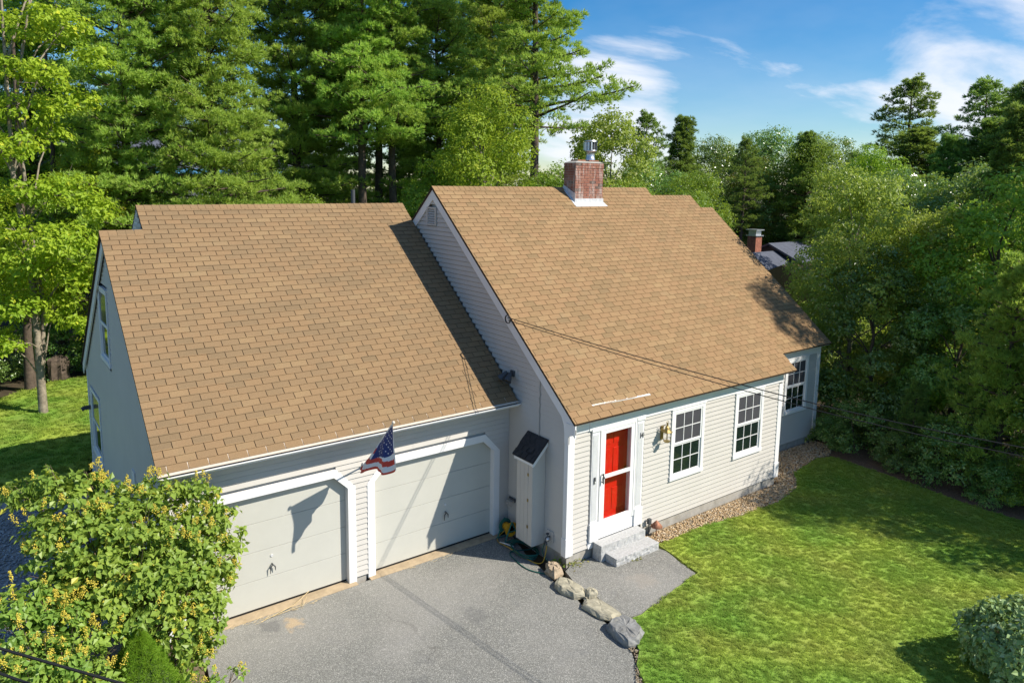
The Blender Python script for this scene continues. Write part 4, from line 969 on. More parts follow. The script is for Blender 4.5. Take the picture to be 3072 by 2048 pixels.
s = MB(); s.lathe((4.72, 4.72, 8.24), [(.12, 0), (.12, .22)], 12); s.build('cap_core', M['dgrey'], chim)
# flashing
s = MB(); zf = lambda y: zm(y)+.02
s.prism([(cx0-.07, cy0-.14, zf(cy0-.14)), (cx1+.07, cy0-.14, zf(cy0-.14)), (cx1+.02, cy0-.012, zf(cy0-.012)), (cx0-.02, cy0-.012, zf(cy0-.012))], (0, 0, .004)); s.box(cx0-.012, cx1+.012, cy0-.018, cy0-.013, zf(cy0-.02)-.01, zf(cy0)+.085)
s.build('flashing', M['lead'], chim)
s = MB(); s.prism([(cx0-.016, cy0-.02, zf(cy0)-.02), (cx0-.016, cy1, zf(cy1)-.02), (cx0-.016, cy1, zf(cy1)+.06), (cx0-.016, cy0-.02, zf(cy0)+.22)], (.004, 0, 0))
s.prism([(cx0-.08, cy0-.13, zf(cy0-.13)), (cx0-.013, cy0-.02, zf(cy0-.02)), (cx0-.013, RY1, zf(RY1)), (cx0-.08, RY1, zf(RY1))], (0, 0, .004)); s.build('flashing', M['lead'], chim)
# vent pipes behind the garage ridge
s = MB(); s.cyl((-1.2, RYG+.35, 6.3), .05, .85, 12); s.build('vent_pipe', M['dgrey'], HOUSE)
# small utility items on the left wall
s = MB(); s.box(GX-.14, GX-.01, 9.62, 9.72, 1.86, 1.94); s.tube([(GX-.13, 9.67, 1.90), (GX-.20, 9.67, 1.87)], .05, 10); s.build('side_light', M['dgrey'], HOUSE)
s = MB(); s.box(GX-.02, GX+.0, 4.05, 4.30, 1.55, 2.15); s.build('electrical_cover', M['white'], HOUSE)
# ================================================================== SMALL THINGS
# granite steps
def rough_block(name, x0, x1, y0, y1, z0, z1, m, seed, amp=.012, label=None, group=None):
    bm_m = MB(); nx, ny, nz = 26, 8, 5; rgn = np.random.default_rng(seed)
    idx = {}
    def vid(i, j, k):
        if (i, j, k) not in idx:
            x = x0+(x1-x0)*i/nx; y = y0+(y1-y0)*j/ny; z = z0+(z1-z0)*k/nz
            if j == 0 and k < nz: y += rgn.uniform(-amp, amp)+.010*(nz-k)/nz
            if i in (0, nx) and k < nz: x += rgn.uniform(-amp, amp)*.6
            if k == nz and (j == 0 or i in (0, nx)): z -= rgn.uniform(0, .006)
            idx[(i, j, k)] = len(bm_m.v); bm_m.v.append((x, y, z))
        return idx[(i, j, k)]
    for i in range(nx):
        for j in range(ny): bm_m.f.append((vid(i, j, nz), vid(i+1, j, nz), vid(i+1, j+1, nz), vid(i, j+1, nz)))
        for k in range(nz):
            bm_m.f.append((vid(i, 0, k), vid(i+1, 0, k), vid(i+1, 0, k+1), vid(i, 0, k+1))); bm_m.f.append((vid(i+1, ny, k), vid(i, ny, k), vid(i, ny, k+1), vid(i+1, ny, k+1)))
    for j in range(ny):
        for k in range(nz): bm_m.f.append((vid(0, j+1, k), vid(0, j, k), vid(0, j, k+1), vid(0, j+1, k+1))); bm_m.f.append((vid(nx, j, k), vid(nx, j+1, k), vid(nx, j+1, k+1), vid(nx, j, k+1)))
    o = bm_m.build(name, m); tag(o, label, 'step', group); return o
rough_block('stone_step', .69, 1.93, -.275, -.032, .0, .36, M['granite'], 1, label='upper granite step directly below the front door', group='front door steps')
rough_block('stone_step', .81, 2.01, -.585, -.27, .0, .19, M['granite'], 2, label='lower granite step resting on the walkway, in front of the upper step', group='front door steps')

# border stones
def rock(name, pts, h, m, label, seed, z=0.0, amp=.03, topin=.06):
    """pts: plan outline; rough boulder with a flattish top"""
    rgn = np.random.default_rng(seed); P_ = [Vector((x, y, 0)) for x, y in pts]; n = len(P_); c = sum(P_, Vector())/n
    ring = []
    dens = []
    for i in range(n):
        for j in range(3): dens.append(P_[i].lerp(P_[(i+1) % n], j/3))
    n = len(dens); mb = MB(); levels = [(-.02, 0.0), (.35, -.015), (.75, .01), (.95, .04), (1.0, topin)]
    for t, inset in levels:
        for p in dens:
            d = (c-p); q = p+d.normalized()*(inset+rgn.uniform(-amp, amp)*.6); mb.v.append((q.x, q.y, z+h*t+rgn.uniform(-amp, amp)*.35))
    for k in range(len(levels)-1):
        for j in range(n): a0 = k*n+j; a1 = k*n+(j+1) % n; mb.f.append((a0, a1, a1+n, a0+n))
    k0 = (len(levels)-1)*n; inner = []
    for j in range(n):
        p = Vector(mb.v[k0+j]); q = p.lerp(Vector((c.x, c.y, p.z)), .5); mb.v.append((q.x, q.y, z+h+rgn.uniform(-.3, 1)*amp*.6))
    for j in range(n): a0 = k0+j; a1 = k0+(j+1) % n; mb.f.append((a0, a1, a1+n, a0+n))
    mb.v.append((c.x, c.y, z+h*1.02)); ci = len(mb.v)-1
    for j in range(n): mb.f.append((k0+n+j, k0+n+(j+1) % n, ci))
    o = mb.build(name, m); tag(o, label, 'stone', 'stones edging the driveway'); return o
rock('border_stone', [(-.46, -.22), (-.22, -.20), (-.14, .0), (-.20, .16), (-.33, .18), (-.45, .05)], .17, M['fieldstone2'], 'tan crumbly upright stone at the foot of the house corner, beside the hoses', 1, amp=.05)
rock('border_stone', [(-.62, -.42), (-.40, -.26), (-.28, -.45), (-.26, -.80), (-.40, -.98), (-.58, -.90), (-.66, -.65)], .12, M['fieldstone'], 'long rounded pale stone next to the tan stone by the house corner', 2, amp=.025)
rock('border_stone', [(-.34, -.88), (-.18, -.86), (-.12, -1.02), (-.22, -1.12), (-.38, -1.08)], .13, M['fieldstone'], 'small squarish stone squeezed between the rounded stone and the flat slab', 3, amp=.03)
rock('border_stone', [(-.66, -1.22), (-.50, -1.10), (-.30, -1.20), (-.24, -1.50), (-.28, -1.78), (-.50, -1.80), (-.62, -1.62)], .10, M['fieldstone'], 'flat pale yellowish slab in the row of driveway stones', 4, amp=.02)
rock('border_stone', [(-.74, -1.92), (-.58, -1.84), (-.34, -1.86), (-.26, -2.10), (-.34, -2.36), (-.62, -2.52), (-.80, -2.46), (-.80, -2.15)], .15, M['fieldstone3'], 'large angular grey boulder at the lawn end of the driveway stones', 5, amp=.03)
rock('border_stone', [(-.44, -1.02), (-.39, -1.0), (-.37, -1.05), (-.42, -1.08)], .05, M['fieldstone'], 'fist sized pebble between the rounded stone and the flat slab', 6, amp=.01, topin=.01)

# wall cabinet
cab = thing('wall_cabinet', 'tall narrow wooden cabinet with a slanted dark shingle roof on the wall beside the garage', 'cabinet', (0, 0, 0))
s = MB(); s.prism([(-.005, .66, .25), (-.31, .66, .25), (-.31, .66, 2.02), (-.005, .66, 2.36)], (0, .50, 0)); s.build('body', M['siding'], cab)
for i in range(3):
    s = MB(); s.box(-.326, -.3105, .80+i*.12, .917+i*.12, .26, 1.98); s.build('door_board', M['siding'], cab, bevel=.003)
s = MB(); s.box(-.324, -.3105, .662, .792, .26, 1.98); s.build('side_stile', M['siding'], cab)
for z in (.60, 1.15, 1.68): s = MB(); s.box(-.334, -.324, .775, .815, z, z+.06); s.build('hinge', M['brass'], cab)
ra, rb_ = Vector((.0, 0, 2.43)), Vector((-.37, 0, 2.045))
s = MB(); s.prism([(.0, .60, 2.39), (-.37, .60, 2.005), (-.37, .60, 1.93), (-.34, .60, 1.93), (.0, .60, 2.28)], (0, .03, 0)); s.prism([(.0, 1.20, 2.39), (-.37, 1.20, 2.005), (-.37, 1.20, 1.93), (-.34, 1.20, 1.93), (.0, 1.20, 2.28)], (0, -.03, 0)); s.box(-.375, -.35, .6305, 1.1695, 1.945, 2.0); s.build('roof_trim', M['white'], cab)
s = MB(); s.prism([(.0, .57, 2.425), (-.39, .57, 2.02), (-.39, .57, 2.005), (.0, .57, 2.405)], (0, .66, 0)); s.build('roof', M['roofdark'], cab); cr_ = None
rg = random.Random(12); dirv = (rb_-ra).normalized(); nrm = Vector((-dirv.z, 0, dirv.x)).normalized(); nrm = nrm if nrm.z > 0 else -nrm
for r_i in range(4):
    for c_i in range(5):
        a0 = .57+c_i*.165-(r_i % 2)*.08; a1 = min(a0+.158, 1.23); a0 = max(a0, .57)
        if a1-a0 < .03: continue
        p0 = Vector((0, 0, 2.435))+dirv*(.02+.135*r_i); p1 = p0+dirv*.145; lift = rg.choice((0, .0, .01, .03)) if r_i > 1 else 0
        s = MB(); q = [Vector((p0.x, a0, p0.z)), Vector((p0.x, a1, p0.z)), Vector((p1.x, a1-rg.uniform(0, .03)*(r_i > 1), p1.z+.004+lift)), Vector((p1.x, a0+rg.uniform(0, .03)*(r_i > 1), p1.z+.004+lift*rg.random()))]
        s.prism([p+nrm*(.003+.004*(4-r_i)*0) for p in q], nrm*.006); s.build('shingle', M['roofdark'], cab)

# faucet, hoses, reel, holder
fa = thing('faucet', 'grey two-way outdoor tap on the wall under the cabinet side', 'faucet', (-.02, .46, .47))
s = MB(); s.box(.0, .015, -.10, .10, -.10, .12); s.build('plate', M['siding'], fa)
s = MB(); s.tube([(0, 0, 0), (-.09, 0, 0), (-.11, 0, -.06), (-.11, .03, -.12)], .020, 8); s.tube([(-.06, 0, .0), (-.06, 0, .07)], .010, 6); s.tube([(-.06, .0, .07), (-.06, 0, .085)], .035, 10); s.tube([(-.11, 0, -.06), (-.12, -.06, -.11)], .018, 8); s.build('valve', M['dgrey'], fa, True)
s = MB(); s.tube([(-.10, -.05, 0), (-.10, -.09, 0)], .045, 12); s.build('timer_dial', M['steel'], fa, True)
def spline(pts, n=8):
    out = []; P_ = [Vector(p) for p in pts]
    for i in range(len(P_)-1):
        p0, p1, p2, p3 = P_[max(i-1, 0)], P_[i], P_[i+1], P_[min(i+2, len(P_)-1)]
        for k in range(n):
            t = k/n; out.append(.5*((2*p1)+(-p0+p2)*t+(2*p0-5*p1+4*p2-p3)*t*t+(-p0+3*p1-3*p2+p3)*t**3))
    out.append(P_[-1]); return out
coil = []
rgn = np.random.default_rng(3)
for i in range(46):
    a = i*.62; r0 = .36+.05*math.sin(i*1.3); coil.append((-.22+.17*(1+.12*math.sin(i*.9))*math.cos(a)*1.15-.04, .95+r0*math.sin(a)*1.05, .014+.0018*i+.01*rgn.random()))
pts = [(-.13, .49, .33), (-.16, .50, .15), (-.19, .22, .03), (-.26, .02, .015), (-.42, .02, .013), (-.62, .35, .012), (-.62, .75, .012), (-.50, 1.10, .015)]+coil
s = MB(); s.tube(spline(pts, 5), .0115, 6); tag(s.build('garden_hose', M['hoseg'], None, True), 'dark green garden hose coiled on the asphalt below the wall cabinet', 'hose')
s = MB(); s.tube(spline([(-.12, .43, .32), (-.17, .40, .18), (-.26, .38, .04), (-.36, .48, .014), (-.40, .75, .014), (-.45, 1.05, .05), (-.48, 1.35, .05), (-.46, 1.58, .02), (-.34, 1.74, .03), (-.16, 1.62, .25)], 8), .010, 6); tag(s.build('garden_hose', M['hosey'], None, True), 'yellow garden hose running from the tap to the hose reel', 'hose')
hr = thing('hose_reel', 'green plastic hose reel with a yellow drum behind the wall cabinet', 'hose reel', (-.20, 1.52, 0))
for y in (.20, -.06):
    s = MB()
    for a in ((-.18, 0), (.18, 0)): s.tube([(a[0], y, .02), (0, y, .42)], .014, 6)
    s.tube([(-.2, y, .02), (.2, y, .02)], .014, 6); s.tube([(-.09, y, .22), (.09, y, .22)], .012, 6); s.build('frame', M['reelg'], hr)
s = MB(); s.tube([(0, -.05, .26), (0, .19, .26)], .08, 14); s.build('drum', M['yplast'], hr, True)
for y in (-.05, .18): s = MB(); s.tube([(0, y, .26), (0, y+.012, .26)], .155, 18); s.build('flange', M['reelg'] if y > 0 else M['yplast'], hr)
s = MB(); s.tube([(-.25, -.25, .03), (-.33, -.10, .05), (-.38, .05, .04)], .012, 6); tag(s.build('spray_wand', M['alu'], None, True), 'short pale metal spray wand lying on the coiled green hose', 'spray wand').location = (-.12, 1.42, .03)
hh = thing('wall_bracket', 'small grey bracket with hanging prongs on the wall left of the cabinet', 'bracket', (-.01, 1.70, .78))
s = MB(); s.box(-.03, 0, -.10, .10, -.03, .04); s.build('plate', M['dgrey'], hh)
for i in range(6): s = MB(); y = -.09+i*.036; s.tube([(-.02, y, 0), (-.09, y, -.01), (-.12, y, -.05-.03*(i % 2)), (-.11, y, -.10)], .012, 5); s.build('prong', M['condw'], hh)

# copper path light and outlet stake by the steps
pl = thing('path_light', 'rusty copper hooded path light leaning in the pebbles next to the front steps', 'path light', (2.42, -.14, .03))
s = MB(); s.tube([(0, 0, 0), (.0, 0, .22)], .010, 6); s.build('stake', M['copper'], pl)
s = MB(); s.lathe((0, 0, .20), [(.125, 0), (.13, .008), (.05, .10), (.012, .14), (0, .145)], 10); s.build('hood', M['copper'], pl, True)
ol = thing('outlet_stake', 'small dark outlet box on a post against the wall beside the copper path light', 'outlet', (2.26, -.07, .03))
s = MB(); s.tube([(0, 0, 0), (0, 0, .30)], .012, 6); s.build('post', M['dgrey'], ol); s = MB(); s.box(-.04, .04, -.04, .03, .28, .40); s.build('box', M['dgrey'], ol, bevel=.01)

# flag
fg = thing('flag', 'American flag hanging from a slanted white pole above the garage pier', 'flag', (-3.31, 1.87, 2.22))
B0, TIP = Vector((0, 0, 0)), Vector((-.11, -1.36, 1.22))
s = MB(); s.tube([B0, TIP], .013, 8); s.build('pole', M['white'], fg)
s = MB(); s.lathe(TIP, [(0, -.03), (.022, -.02), (.030, .0), (.022, .02), (0, .03)], 10); s.build('finial', M['cream'], fg, True)
s = MB(); s.box(-.04, .04, -.03, 0.0, -.07, .07); s.tube([(0, -.01, 0), (-.008, -.10, .09)], .02, 8); s.build('bracket', M['alu'], fg)
def flag_cloth():
    nu, nv = 60, 60; V = []; 
    pole = lambda a: B0.lerp(TIP, .985-.60*a)
    for i in range(nu+1):
        a = i/nu
        p = pole(a*.98)
        # lower edge: long near the tip, rising toward the bracket side
        drop = .80*(1-a)**.9+.34*a**.8+.04*math.sin(a*9)
        for j in range(nv+1):
            b = j/nv
            fold = .05*math.sin(a*13+b*1.5)*b**.6+.02*math.sin(a*29+b*5)*b
            x = p.x+fold-.30*b*a; y = p.y + (.02+.26*a)*b*(1-.4*b)*.6 + .05*math.sin(b*5+a*4)*b
            V.append((x, y, p.z-drop*b))
    fc = {'r': [], 'w': [], 'b': []}
    for i in range(nu):
        for j in range(nv):
            a, b = (i+.5)/nu, (j+.5)/nv
            q = (i*(nv+1)+j, (i+1)*(nv+1)+j, (i+1)*(nv+1)+j+1, i*(nv+1)+j+1)
            u = b*(.80*(1-a)+.36*a)+a*.22
            if a < .04: k = 'w'
            elif u < .50-.10*a and a < .74: k = 'b'
            else: k = 'w' if int((u+.25*a)/.085) % 2 == 0 else 'r'
            fc[k].append(q)
    V = np.array(V); cl = None
    for k, m, nm in (('r', 'fred', 'cloth'), ('w', 'fwhite', 'white_stripes'), ('b', 'fblue', 'canton')):
        F = np.array(fc[k]); us, inv = np.unique(F.ravel(), return_inverse=True)
        o = obj(nm, npmesh(nm, V[us], inv.reshape(F.shape), M[m], smooth=True), fg)
    st = MB()
    for r_ in range(9):
        for c_ in range(6 if r_ % 2 == 0 else 5):
            a = .09+.105*c_+(.052 if r_ % 2 else 0); u = .055+.048*r_
            b = (u-a*.22)/(.80*(1-a)+.36*a)
            if a > .70 or b < .04 or u > .46-.10*a: continue
            i, j = int(a*nu), int(b*nv); p = Vector(V[i*(nv+1)+j]); du = Vector(V[(i+1)*(nv+1)+j])-p; dv_ = Vector(V[i*(nv+1)+j+1])-p
            n_ = du.cross(dv_).normalized(); 
            if n_.x > 0: n_ = -n_
            e1 = du.normalized(); e2 = n_.cross(e1); pts = []
            for t in range(10): an = t*math.pi/5; rr_ = .017 if t % 2 == 0 else .007; pts.append(p+n_*.004+e1*rr_*math.sin(an)+e2*rr_*math.cos(an))
            st.poly(pts)
    o = st.build('stars', M['fwhite'], fg); kind(o, 'stuff')
flag_cloth()

# service wires
def catenary(a, b, sag, n=24): a, b = Vector(a), Vector(b); return [a.lerp(b, i/n)-Vector((0, 0, sag*4*(i/n)*(1-i/n))) for i in range(n+1)]
wp = [(-.11, 1.83, 4.66), (.09, -.4, 4.53), (.27, -2.43, 4.45), (.45, -4.19, 4.40), (.56, -5.14, 4.39), (.75, -6.62, 4.42), (1.2, -10, 4.60), (2.2, -17, 5.4), (3.2, -24, 6.6)]
s = MB(); s.tube(spline(wp, 5), .008, 5); tag(s.build('service_wire', M['wire']), 'upper black service wire running from the gable edge across the roof', 'wire', None)
s = MB(); s.tube(spline([(x+.02, y, z-.06-.012*max(0, -y)*.6) for x, y, z in wp], 5), .007, 5)
for k in range(9):
    p = Vector(wp[0]).lerp(Vector(wp[4]), k/9)
tag(s.build('service_wire', M['wire']), 'lower black service wire just beneath the one fixed to the gable edge', 'wire', None)
rn = MB()
for q in range(3):
    c = Vector((-.10, 1.85, 4.62)); rn.tube([c+Vector((.01*q, .085*math.cos(a), .085*math.sin(a)+.0)) for a in np.linspace(0, 6.28, 18)], .006, 5)
rn.tube([(-.03, 1.9, 4.70), (-.10, 1.87, 4.70)], .012, 6); tag(rn.build('wire_loop', M['wire']), 'coiled loop of black cable hanging on the gable rake board', 'cable')
s = MB(); s.tube(catenary((-10.9, -2.36, 4.78), (-5.0, -9.8, 4.30), .06), .009, 5); tag(s.build('overhead_wire', M['wire']), 'thin dark overhead wire crossing above the yellow flowering bushes, the upper of two', 'wire')
s = MB(); s.tube(catenary((-9.98, -3.20, 4.37), (-6.8, -8.05, 4.37), .0), .009, 5); tag(s.build('overhead_wire', M['wire']), 'thin dark overhead wire clipping the lowest left bushes, the lower of two', 'wire')

# straw and debris on the sill, weeds
s = MB()
for i in range(60):
    x = rg.uniform(-5.9, -4.3) if i < 45 else rg.uniform(-3.1, -1); y = GY-.17+rg.gauss(0, .035); a = rg.uniform(-.5, .5); l_ = rg.uniform(.03, .14); s.tube([(x, y, .014), (x+l_*math.cos(a), y+l_*math.sin(a), .018)], .0025, 3)
s.tube([(-5.35, 1.62, .02), (-4.75, 1.72, .06), (-4.42, 1.86, .14)], .006, 4); s.tube([(-5.15, 1.66, .02), (-4.6, 1.66, .04), (-4.48, 1.80, .10)], .005, 4)
o = s.build('dry_straw', M['straw']); kind(o, 'stuff'); o['label'] = 'dry straw and twigs blown against the garage door sill'; o['category'] = 'straw'

def weed(name, x, y, h, label, seed, n=60, m='green', r=.12):
    rgn = np.random.default_rng(seed); C_ = np.array([x, y, 0])+rgn.normal(0, 1, (n, 3))*[r, r*.7, .0]+np.stack([np.zeros(n), np.zeros(n), rgn.uniform(.02, h, n)], 1)
    V, F = leaf_cloud(rgn, C_, .06, np.tile([0, 0, 1.], (n, 1))); o = obj(name, npmesh(name, V, F, M[m], np.repeat(rgn.uniform(0, 1, n), 4))); tag(o, label, 'weed')
weed('weed', .02, .16, .14, 'small green weed growing at the house corner above the tan stone', 1, 70)
weed('weed', .25, -.02, .10, 'yellowing weed along the foundation left of the steps', 2, 60, 'olive')
weed('weed', 1.35, -.62, .05, 'tiny weed sprouting along the front of the lower step', 3, 25, 'olive', .06)

# neighbour houses seen through the trees
def nb_house(name, x0, x1, y0, y1, ze, zr, label, ridge='x', wall='nbwall', roofm='nbroof', trim=None, win=()):
    h = thing(name, label, 'house', (x0, y0, 0))
    W_, D_ = x1-x0, y1-y0
    s = MB()
    if ridge == 'x': s.prism([(0, 0, 0), (0, 0, ze), (0, D_/2, zr-.15), (0, D_, ze), (0, D_, 0)], (W_, 0, 0))
    else: s.prism([(0, 0, 0), (0, 0, ze), (W_/2, 0, zr-.15), (W_, 0, ze), (W_, 0, 0)], (0, D_, 0))
    s.build('wall', M[wall], h); s = MB(); ov = .4
    if ridge == 'x':
        k = (zr-ze)/(D_/2); s.prism([(-ov, -ov, ze-ov*k), (-ov, D_/2, zr), (-ov, D_+ov, ze-ov*k), (-ov, D_+ov, ze-ov*k-.15), (-ov, D_/2, zr-.15), (-ov, -ov, ze-ov*k-.15)], (W_+2*ov, 0, 0))
    else:
        k = (zr-ze)/(W_/2); s.prism([(-ov, -ov, ze-ov*k), (W_/2, -ov, zr), (W_+ov, -ov, ze-ov*k), (W_+ov, -ov, ze-ov*k-.15), (W_/2, -ov, zr-.15), (-ov, -ov, ze-ov*k-.15)], (0, D_+2*ov, 0))
    s.build('roof', M[roofm], h)
    if trim: s = MB(); s.box(-ov, W_+ov, -ov-.06, -ov, ze-ov*k-.32, ze-ov*k-.0); s.build('fascia', M[trim], h)
    for wx, wz in win:
        s = MB(); s.box(wx, wx+1.1, -.06, 0.01, wz, wz+1.3); wo = s.build('window', M['white'], h)
        s = MB(); s.box(wx+.1, wx+1.0, -.07, -.061, wz+.1, wz+1.2); s.build('pane', M['pane_lo'], wo)
    return h
nb_house('house', -9, 13, 43.5, 53, 8.2, 11.2, 'dark grey neighbouring house with blue roof edge behind the tall pines', trim='nbtrim', win=((2.5, 5.6), (6, 5.6)))
M['tanroof'] = shingle_mat('neighbour_shingle', 0, .11)
h2 = nb_house('house', 37.3, 47.1, 15.7, 25.7, .8, 2.95, 'neighbouring bungalow with grey roof, small brick chimney and tan wing right of the main roof', ridge='x')
s = MB(); s.box(-1.6, -.9, 5.2, 5.9, 1.2, 3.45); chn = s.build('chimney', mat('far_brick', (.30, .12, .08), .9, noise=.4, nscale=6), h2); s = MB(); s.box(-1.68, -.82, 5.12, 5.98, 3.45, 3.52); s.box(-1.55, -.95, 5.25, 5.85, 3.52, 3.85); s.box(-1.7, -.8, 5.1, 6.0, 3.85, 3.92); s.build('chimney_cap', M['steel'], chn)
s = MB(); s.prism([(-6.5, 1.0, .6), (-6.5, 4.5, 2.45), (-6.5, 8.0, .6)], (6.4, 0, 0)); s.build('roof', M['nbroof'], h2)
s = MB(); s.prism([(-5.0, -3.2, .3), (-5.0, .9, 2.05), (-5.0, 4.0, .6), (-5.0, 4.0, -.2), (-5.0, -3.2, -.2)], (7.5, 0, 0)); s.build('wing_roof', M['tanroof'], h2)
h2.location.z = .35

# ================================================================== VEGETATION
NR = np.random.default_rng
# --- meshes
prof_full = lambda t: (1-t)**.7*(.75+.25*math.sin(t*9))*(.6+.4*min(1, t*4))
w_ = lambda t, k: (1-t)**k
pA, tA, nA = pine_mesh(NR(1), 18, 2.6, 4.5, 165, lambda t: w_(t, .5)*(.85+.15*math.sin(t*11)), M['pine'], needle=.17, lumps=17, tufts=21, needles=6, pad=1.25)
pE, tE, nE = pine_mesh(NR(8), 19, 3.5, 4.8, 150, lambda t: w_(t, .5)*(.8+.2*math.sin(t*8+2)), M['pine'], needle=.17, lumps=18, tufts=21, needles=6, pad=1.3)
pB, tB, nB = pine_mesh(NR(2), 21, 9.0, 4.4, 92, lambda t: w_(t, .45)*(.75+.25*math.sin(t*13)), M['pine'], needle=.17, trunk_r=.24, lumps=18, tufts=20, needles=6, pad=1.3)
pC, tC, nC = pine_mesh(NR(3), 13, 2.5, 4.0, 120, lambda t: w_(t, .55)*(.8+.2*math.sin(t*15)), M['pined'], needle=.19, tufts=15, needles=6, lumps=14, pad=1.1)
pG, tG, nG = pine_mesh(NR(4), 13.5, 5.2, 3.3, 50, lambda t: w_(t, .6)*(.45+.55*min(1, t*3)), M['pined'], needle=.17, tufts=15, needles=6, lumps=14, pad=1.0)
pD, tD, nD = pine_mesh(NR(5), 6.5, .3, 2.3, 70, lambda t: w_(t, .7), M['pined'], pad=.55, tufts=22)
print('needles', nA, nB, nC, nD, nE, nG)
def broad_mesh(seed, H, z0, R_, ncl, per, size, m, flat=.8, trunk=None, bark='bark', tr=.16, aspect=.62, droop=.35, rcl=(.7, 1.15)):
    rng = NR(seed); cl = []
    for i in range(ncl):
        t = (i+.5)/ncl; z = z0+(H-z0)*t; rad = R_*math.sqrt(max(.05, 1-(2*t-.85)**2*.75))*(1-.25*t)
        a = i*2.4+rng.normal(0, .3); rr_ = rad*(.35+.65*rng.uniform(.3, 1)**.5); cl.append((rr_*math.cos(a), rr_*math.sin(a), z+rng.normal(0, .2), rng.uniform(*rcl)*R_*.36))
    V, F, T_ = clump_leaves(rng, cl, per, size, flat=flat, aspect=aspect, droop=droop)
    wb = MB(); tp = wood(wb, rng, (0, 0, -.1), (rng.normal(0, .2), rng.normal(0, .2), z0+(H-z0)*.8), tr, tr*.25, 8); limbs(wb, rng, tp, cl, tr*.28)
    return npmesh('leaves', V, F, M[m], T_), wb.mesh('trunk', M[bark], True), len(F)
bM, btM, n1_ = broad_mesh(11, 10.5, 1.5, 3.2, 26, 900, .13, 'green')
bD, btD, n2b = broad_mesh(12, 9.5, 1.2, 3.4, 26, 900, .14, 'dark')
bB, btB, n3_ = broad_mesh(13, 7.6, .6, 2.1, 24, 2500, .105, 'birch', tr=.09, bark='barkl', flat=1.0, droop=.8)
bO, btO, n4_ = broad_mesh(14, 8, 1.0, 2.2, 16, 900, .11, 'olive')
bR, btR, n5_ = broad_mesh(15, 6.4, .3, 2.2, 22, 1900, .12, 'dark', tr=.13)
bS, btS, n6_ = broad_mesh(16, 2.2, .0, 1.5, 14, 1500, .10, 'dark', tr=.04, rcl=(.9, 1.3))
bL, btL, n7_ = broad_mesh(17, 10.5, 2.0, 2.8, 26, 1500, .12, 'maple', tr=.12, bark='barkl')
bLg = bL.copy(); bLg.materials[0] = M['mapleg']
print('leaves', n1_, n2b, n3_, n4_, n5_, n6_, n7_)
G_P = 'tall pines behind the garage'
def polar(u, d):
    """ground point d metres from the drone along the bearing seen at photo column u (0..2352)"""
    x = (u*1.30612-1517.87)/2202.37; dx = f_.x+x*rr.x+.05*uu.x; dy = f_.y+x*rr.y+.05*uu.y; n = math.hypot(dx, dy)
    return CAM.x+dx/n*d, CAM.y+dy/n*d
def put(kind_, u, d, label, s=1, rz=0, zs=None, group=None, z=-.1):
    x, y = polar(u, d); cr_m, tr_m = KINDS[kind_][:2]
    o = tree(KINDS[kind_][2], label, cr_m, tr_m, (round(x, 2), round(y, 2), z), (s, s, zs or s), rz, KINDS[kind_][3], group, 'needles' if KINDS[kind_][4] else 'leaves'); return o
KINDS = dict(A=(pA, tA, 'pine_tree', 'tree', 1), B=(pB, tB, 'pine_tree', 'tree', 1), C=(pC, tC, 'pine_tree', 'tree', 1), D=(pD, tD, 'young_pine', 'tree', 1), E=(pE, tE, 'pine_tree', 'tree', 1), G=(pG, tG, 'pine_tree', 'tree', 1),
             m=(bM, btM, 'broadleaf_tree', 'tree', 0), d=(bD, btD, 'broadleaf_tree', 'tree', 0), b=(bB, btB, 'birch_tree', 'tree', 0), o=(bO, btO, 'broadleaf_tree', 'tree', 0),
             r=(bR, btR, 'broadleaf_tree', 'tree', 0), s=(bS, btS, 'shrub', 'shrub', 0), l=(bLg, btL, 'maple_tree', 'tree', 0))
# tall pines behind the garage, left to right
put('A', 500, 30.5, 'broad bright green pine right behind the middle of the garage ridge', 1.0, .3, group=G_P)
put('E', 285, 31.0, 'bright green pine behind the left end of the garage ridge', .96, 2.4, group=G_P)
put('E', 690, 35.0, 'pine with bare upper trunk between the broad pine and the paired trunks', 1.08, 4.0, group=G_P)
put('B', 832, 33.5, 'tall pine with a straight dark trunk left of the paired trunks', 1.0, .9, group=G_P)
put('B', 872, 36.5, 'tall pine with the leaning trunk, middle one of the close trio', 1.04, 2.9, group=G_P)
put('B', 905, 34.5, 'tall pine whose trunk stands closest to the main house gable', .98, 5.1, group=G_P)
put('A', 1010, 37.0, 'dense pine behind the top of the main gable', 1.0, 1.7, group=G_P)
put('B', 1226, 34.0, 'tall pine with a long limb reaching right into the sky', 1.08, 3.6, group=G_P)
put('A', 90, 36.0, 'pine rising behind the pale maple on the far left', 1.05, 5.6, group=G_P)
put('E', 1140, 40.0, 'pine between the bright maple and the tall limbed pine', 1.0, 3.3, group=G_P)
G_Q = 'pines of the row farther back behind the garage'
BL = ['back row pine beyond the far left maple crown', 'back row pine between the maple and the garage roof corner', 'back row pine behind the broad bright pine', 'back row pine left of the bare upper trunk', 'back row pine left of the trio of trunks', 'back row pine behind the main house gable', 'back row pine left of the pine with the long limb', 'pine filling the top left corner behind the maple']
for i, (u, d, k, s_) in ((0, (-60, 44, 'A', 1.0)), (2, (400, 46, 'B', 1.05)), (4, (770, 45, 'A', 1.05)), (6, (1080, 48, 'B', 1.1)), (7, (-160, 38, 'A', 1.0)), (1, (200, 46, 'C', .9)), (3, (610, 46, 'C', .85)), (5, (930, 44, 'C', 1.0))):
    put(k, u, d, BL[i], s_, i*1.3, group=G_Q)
put('l', 1115, 28.5, 'bright green maple behind the main roof left of the chimney', .98, 1.0)
put('m', 1030, 30.0, 'darker leafy tree behind the gable peak', .80, 2.0)
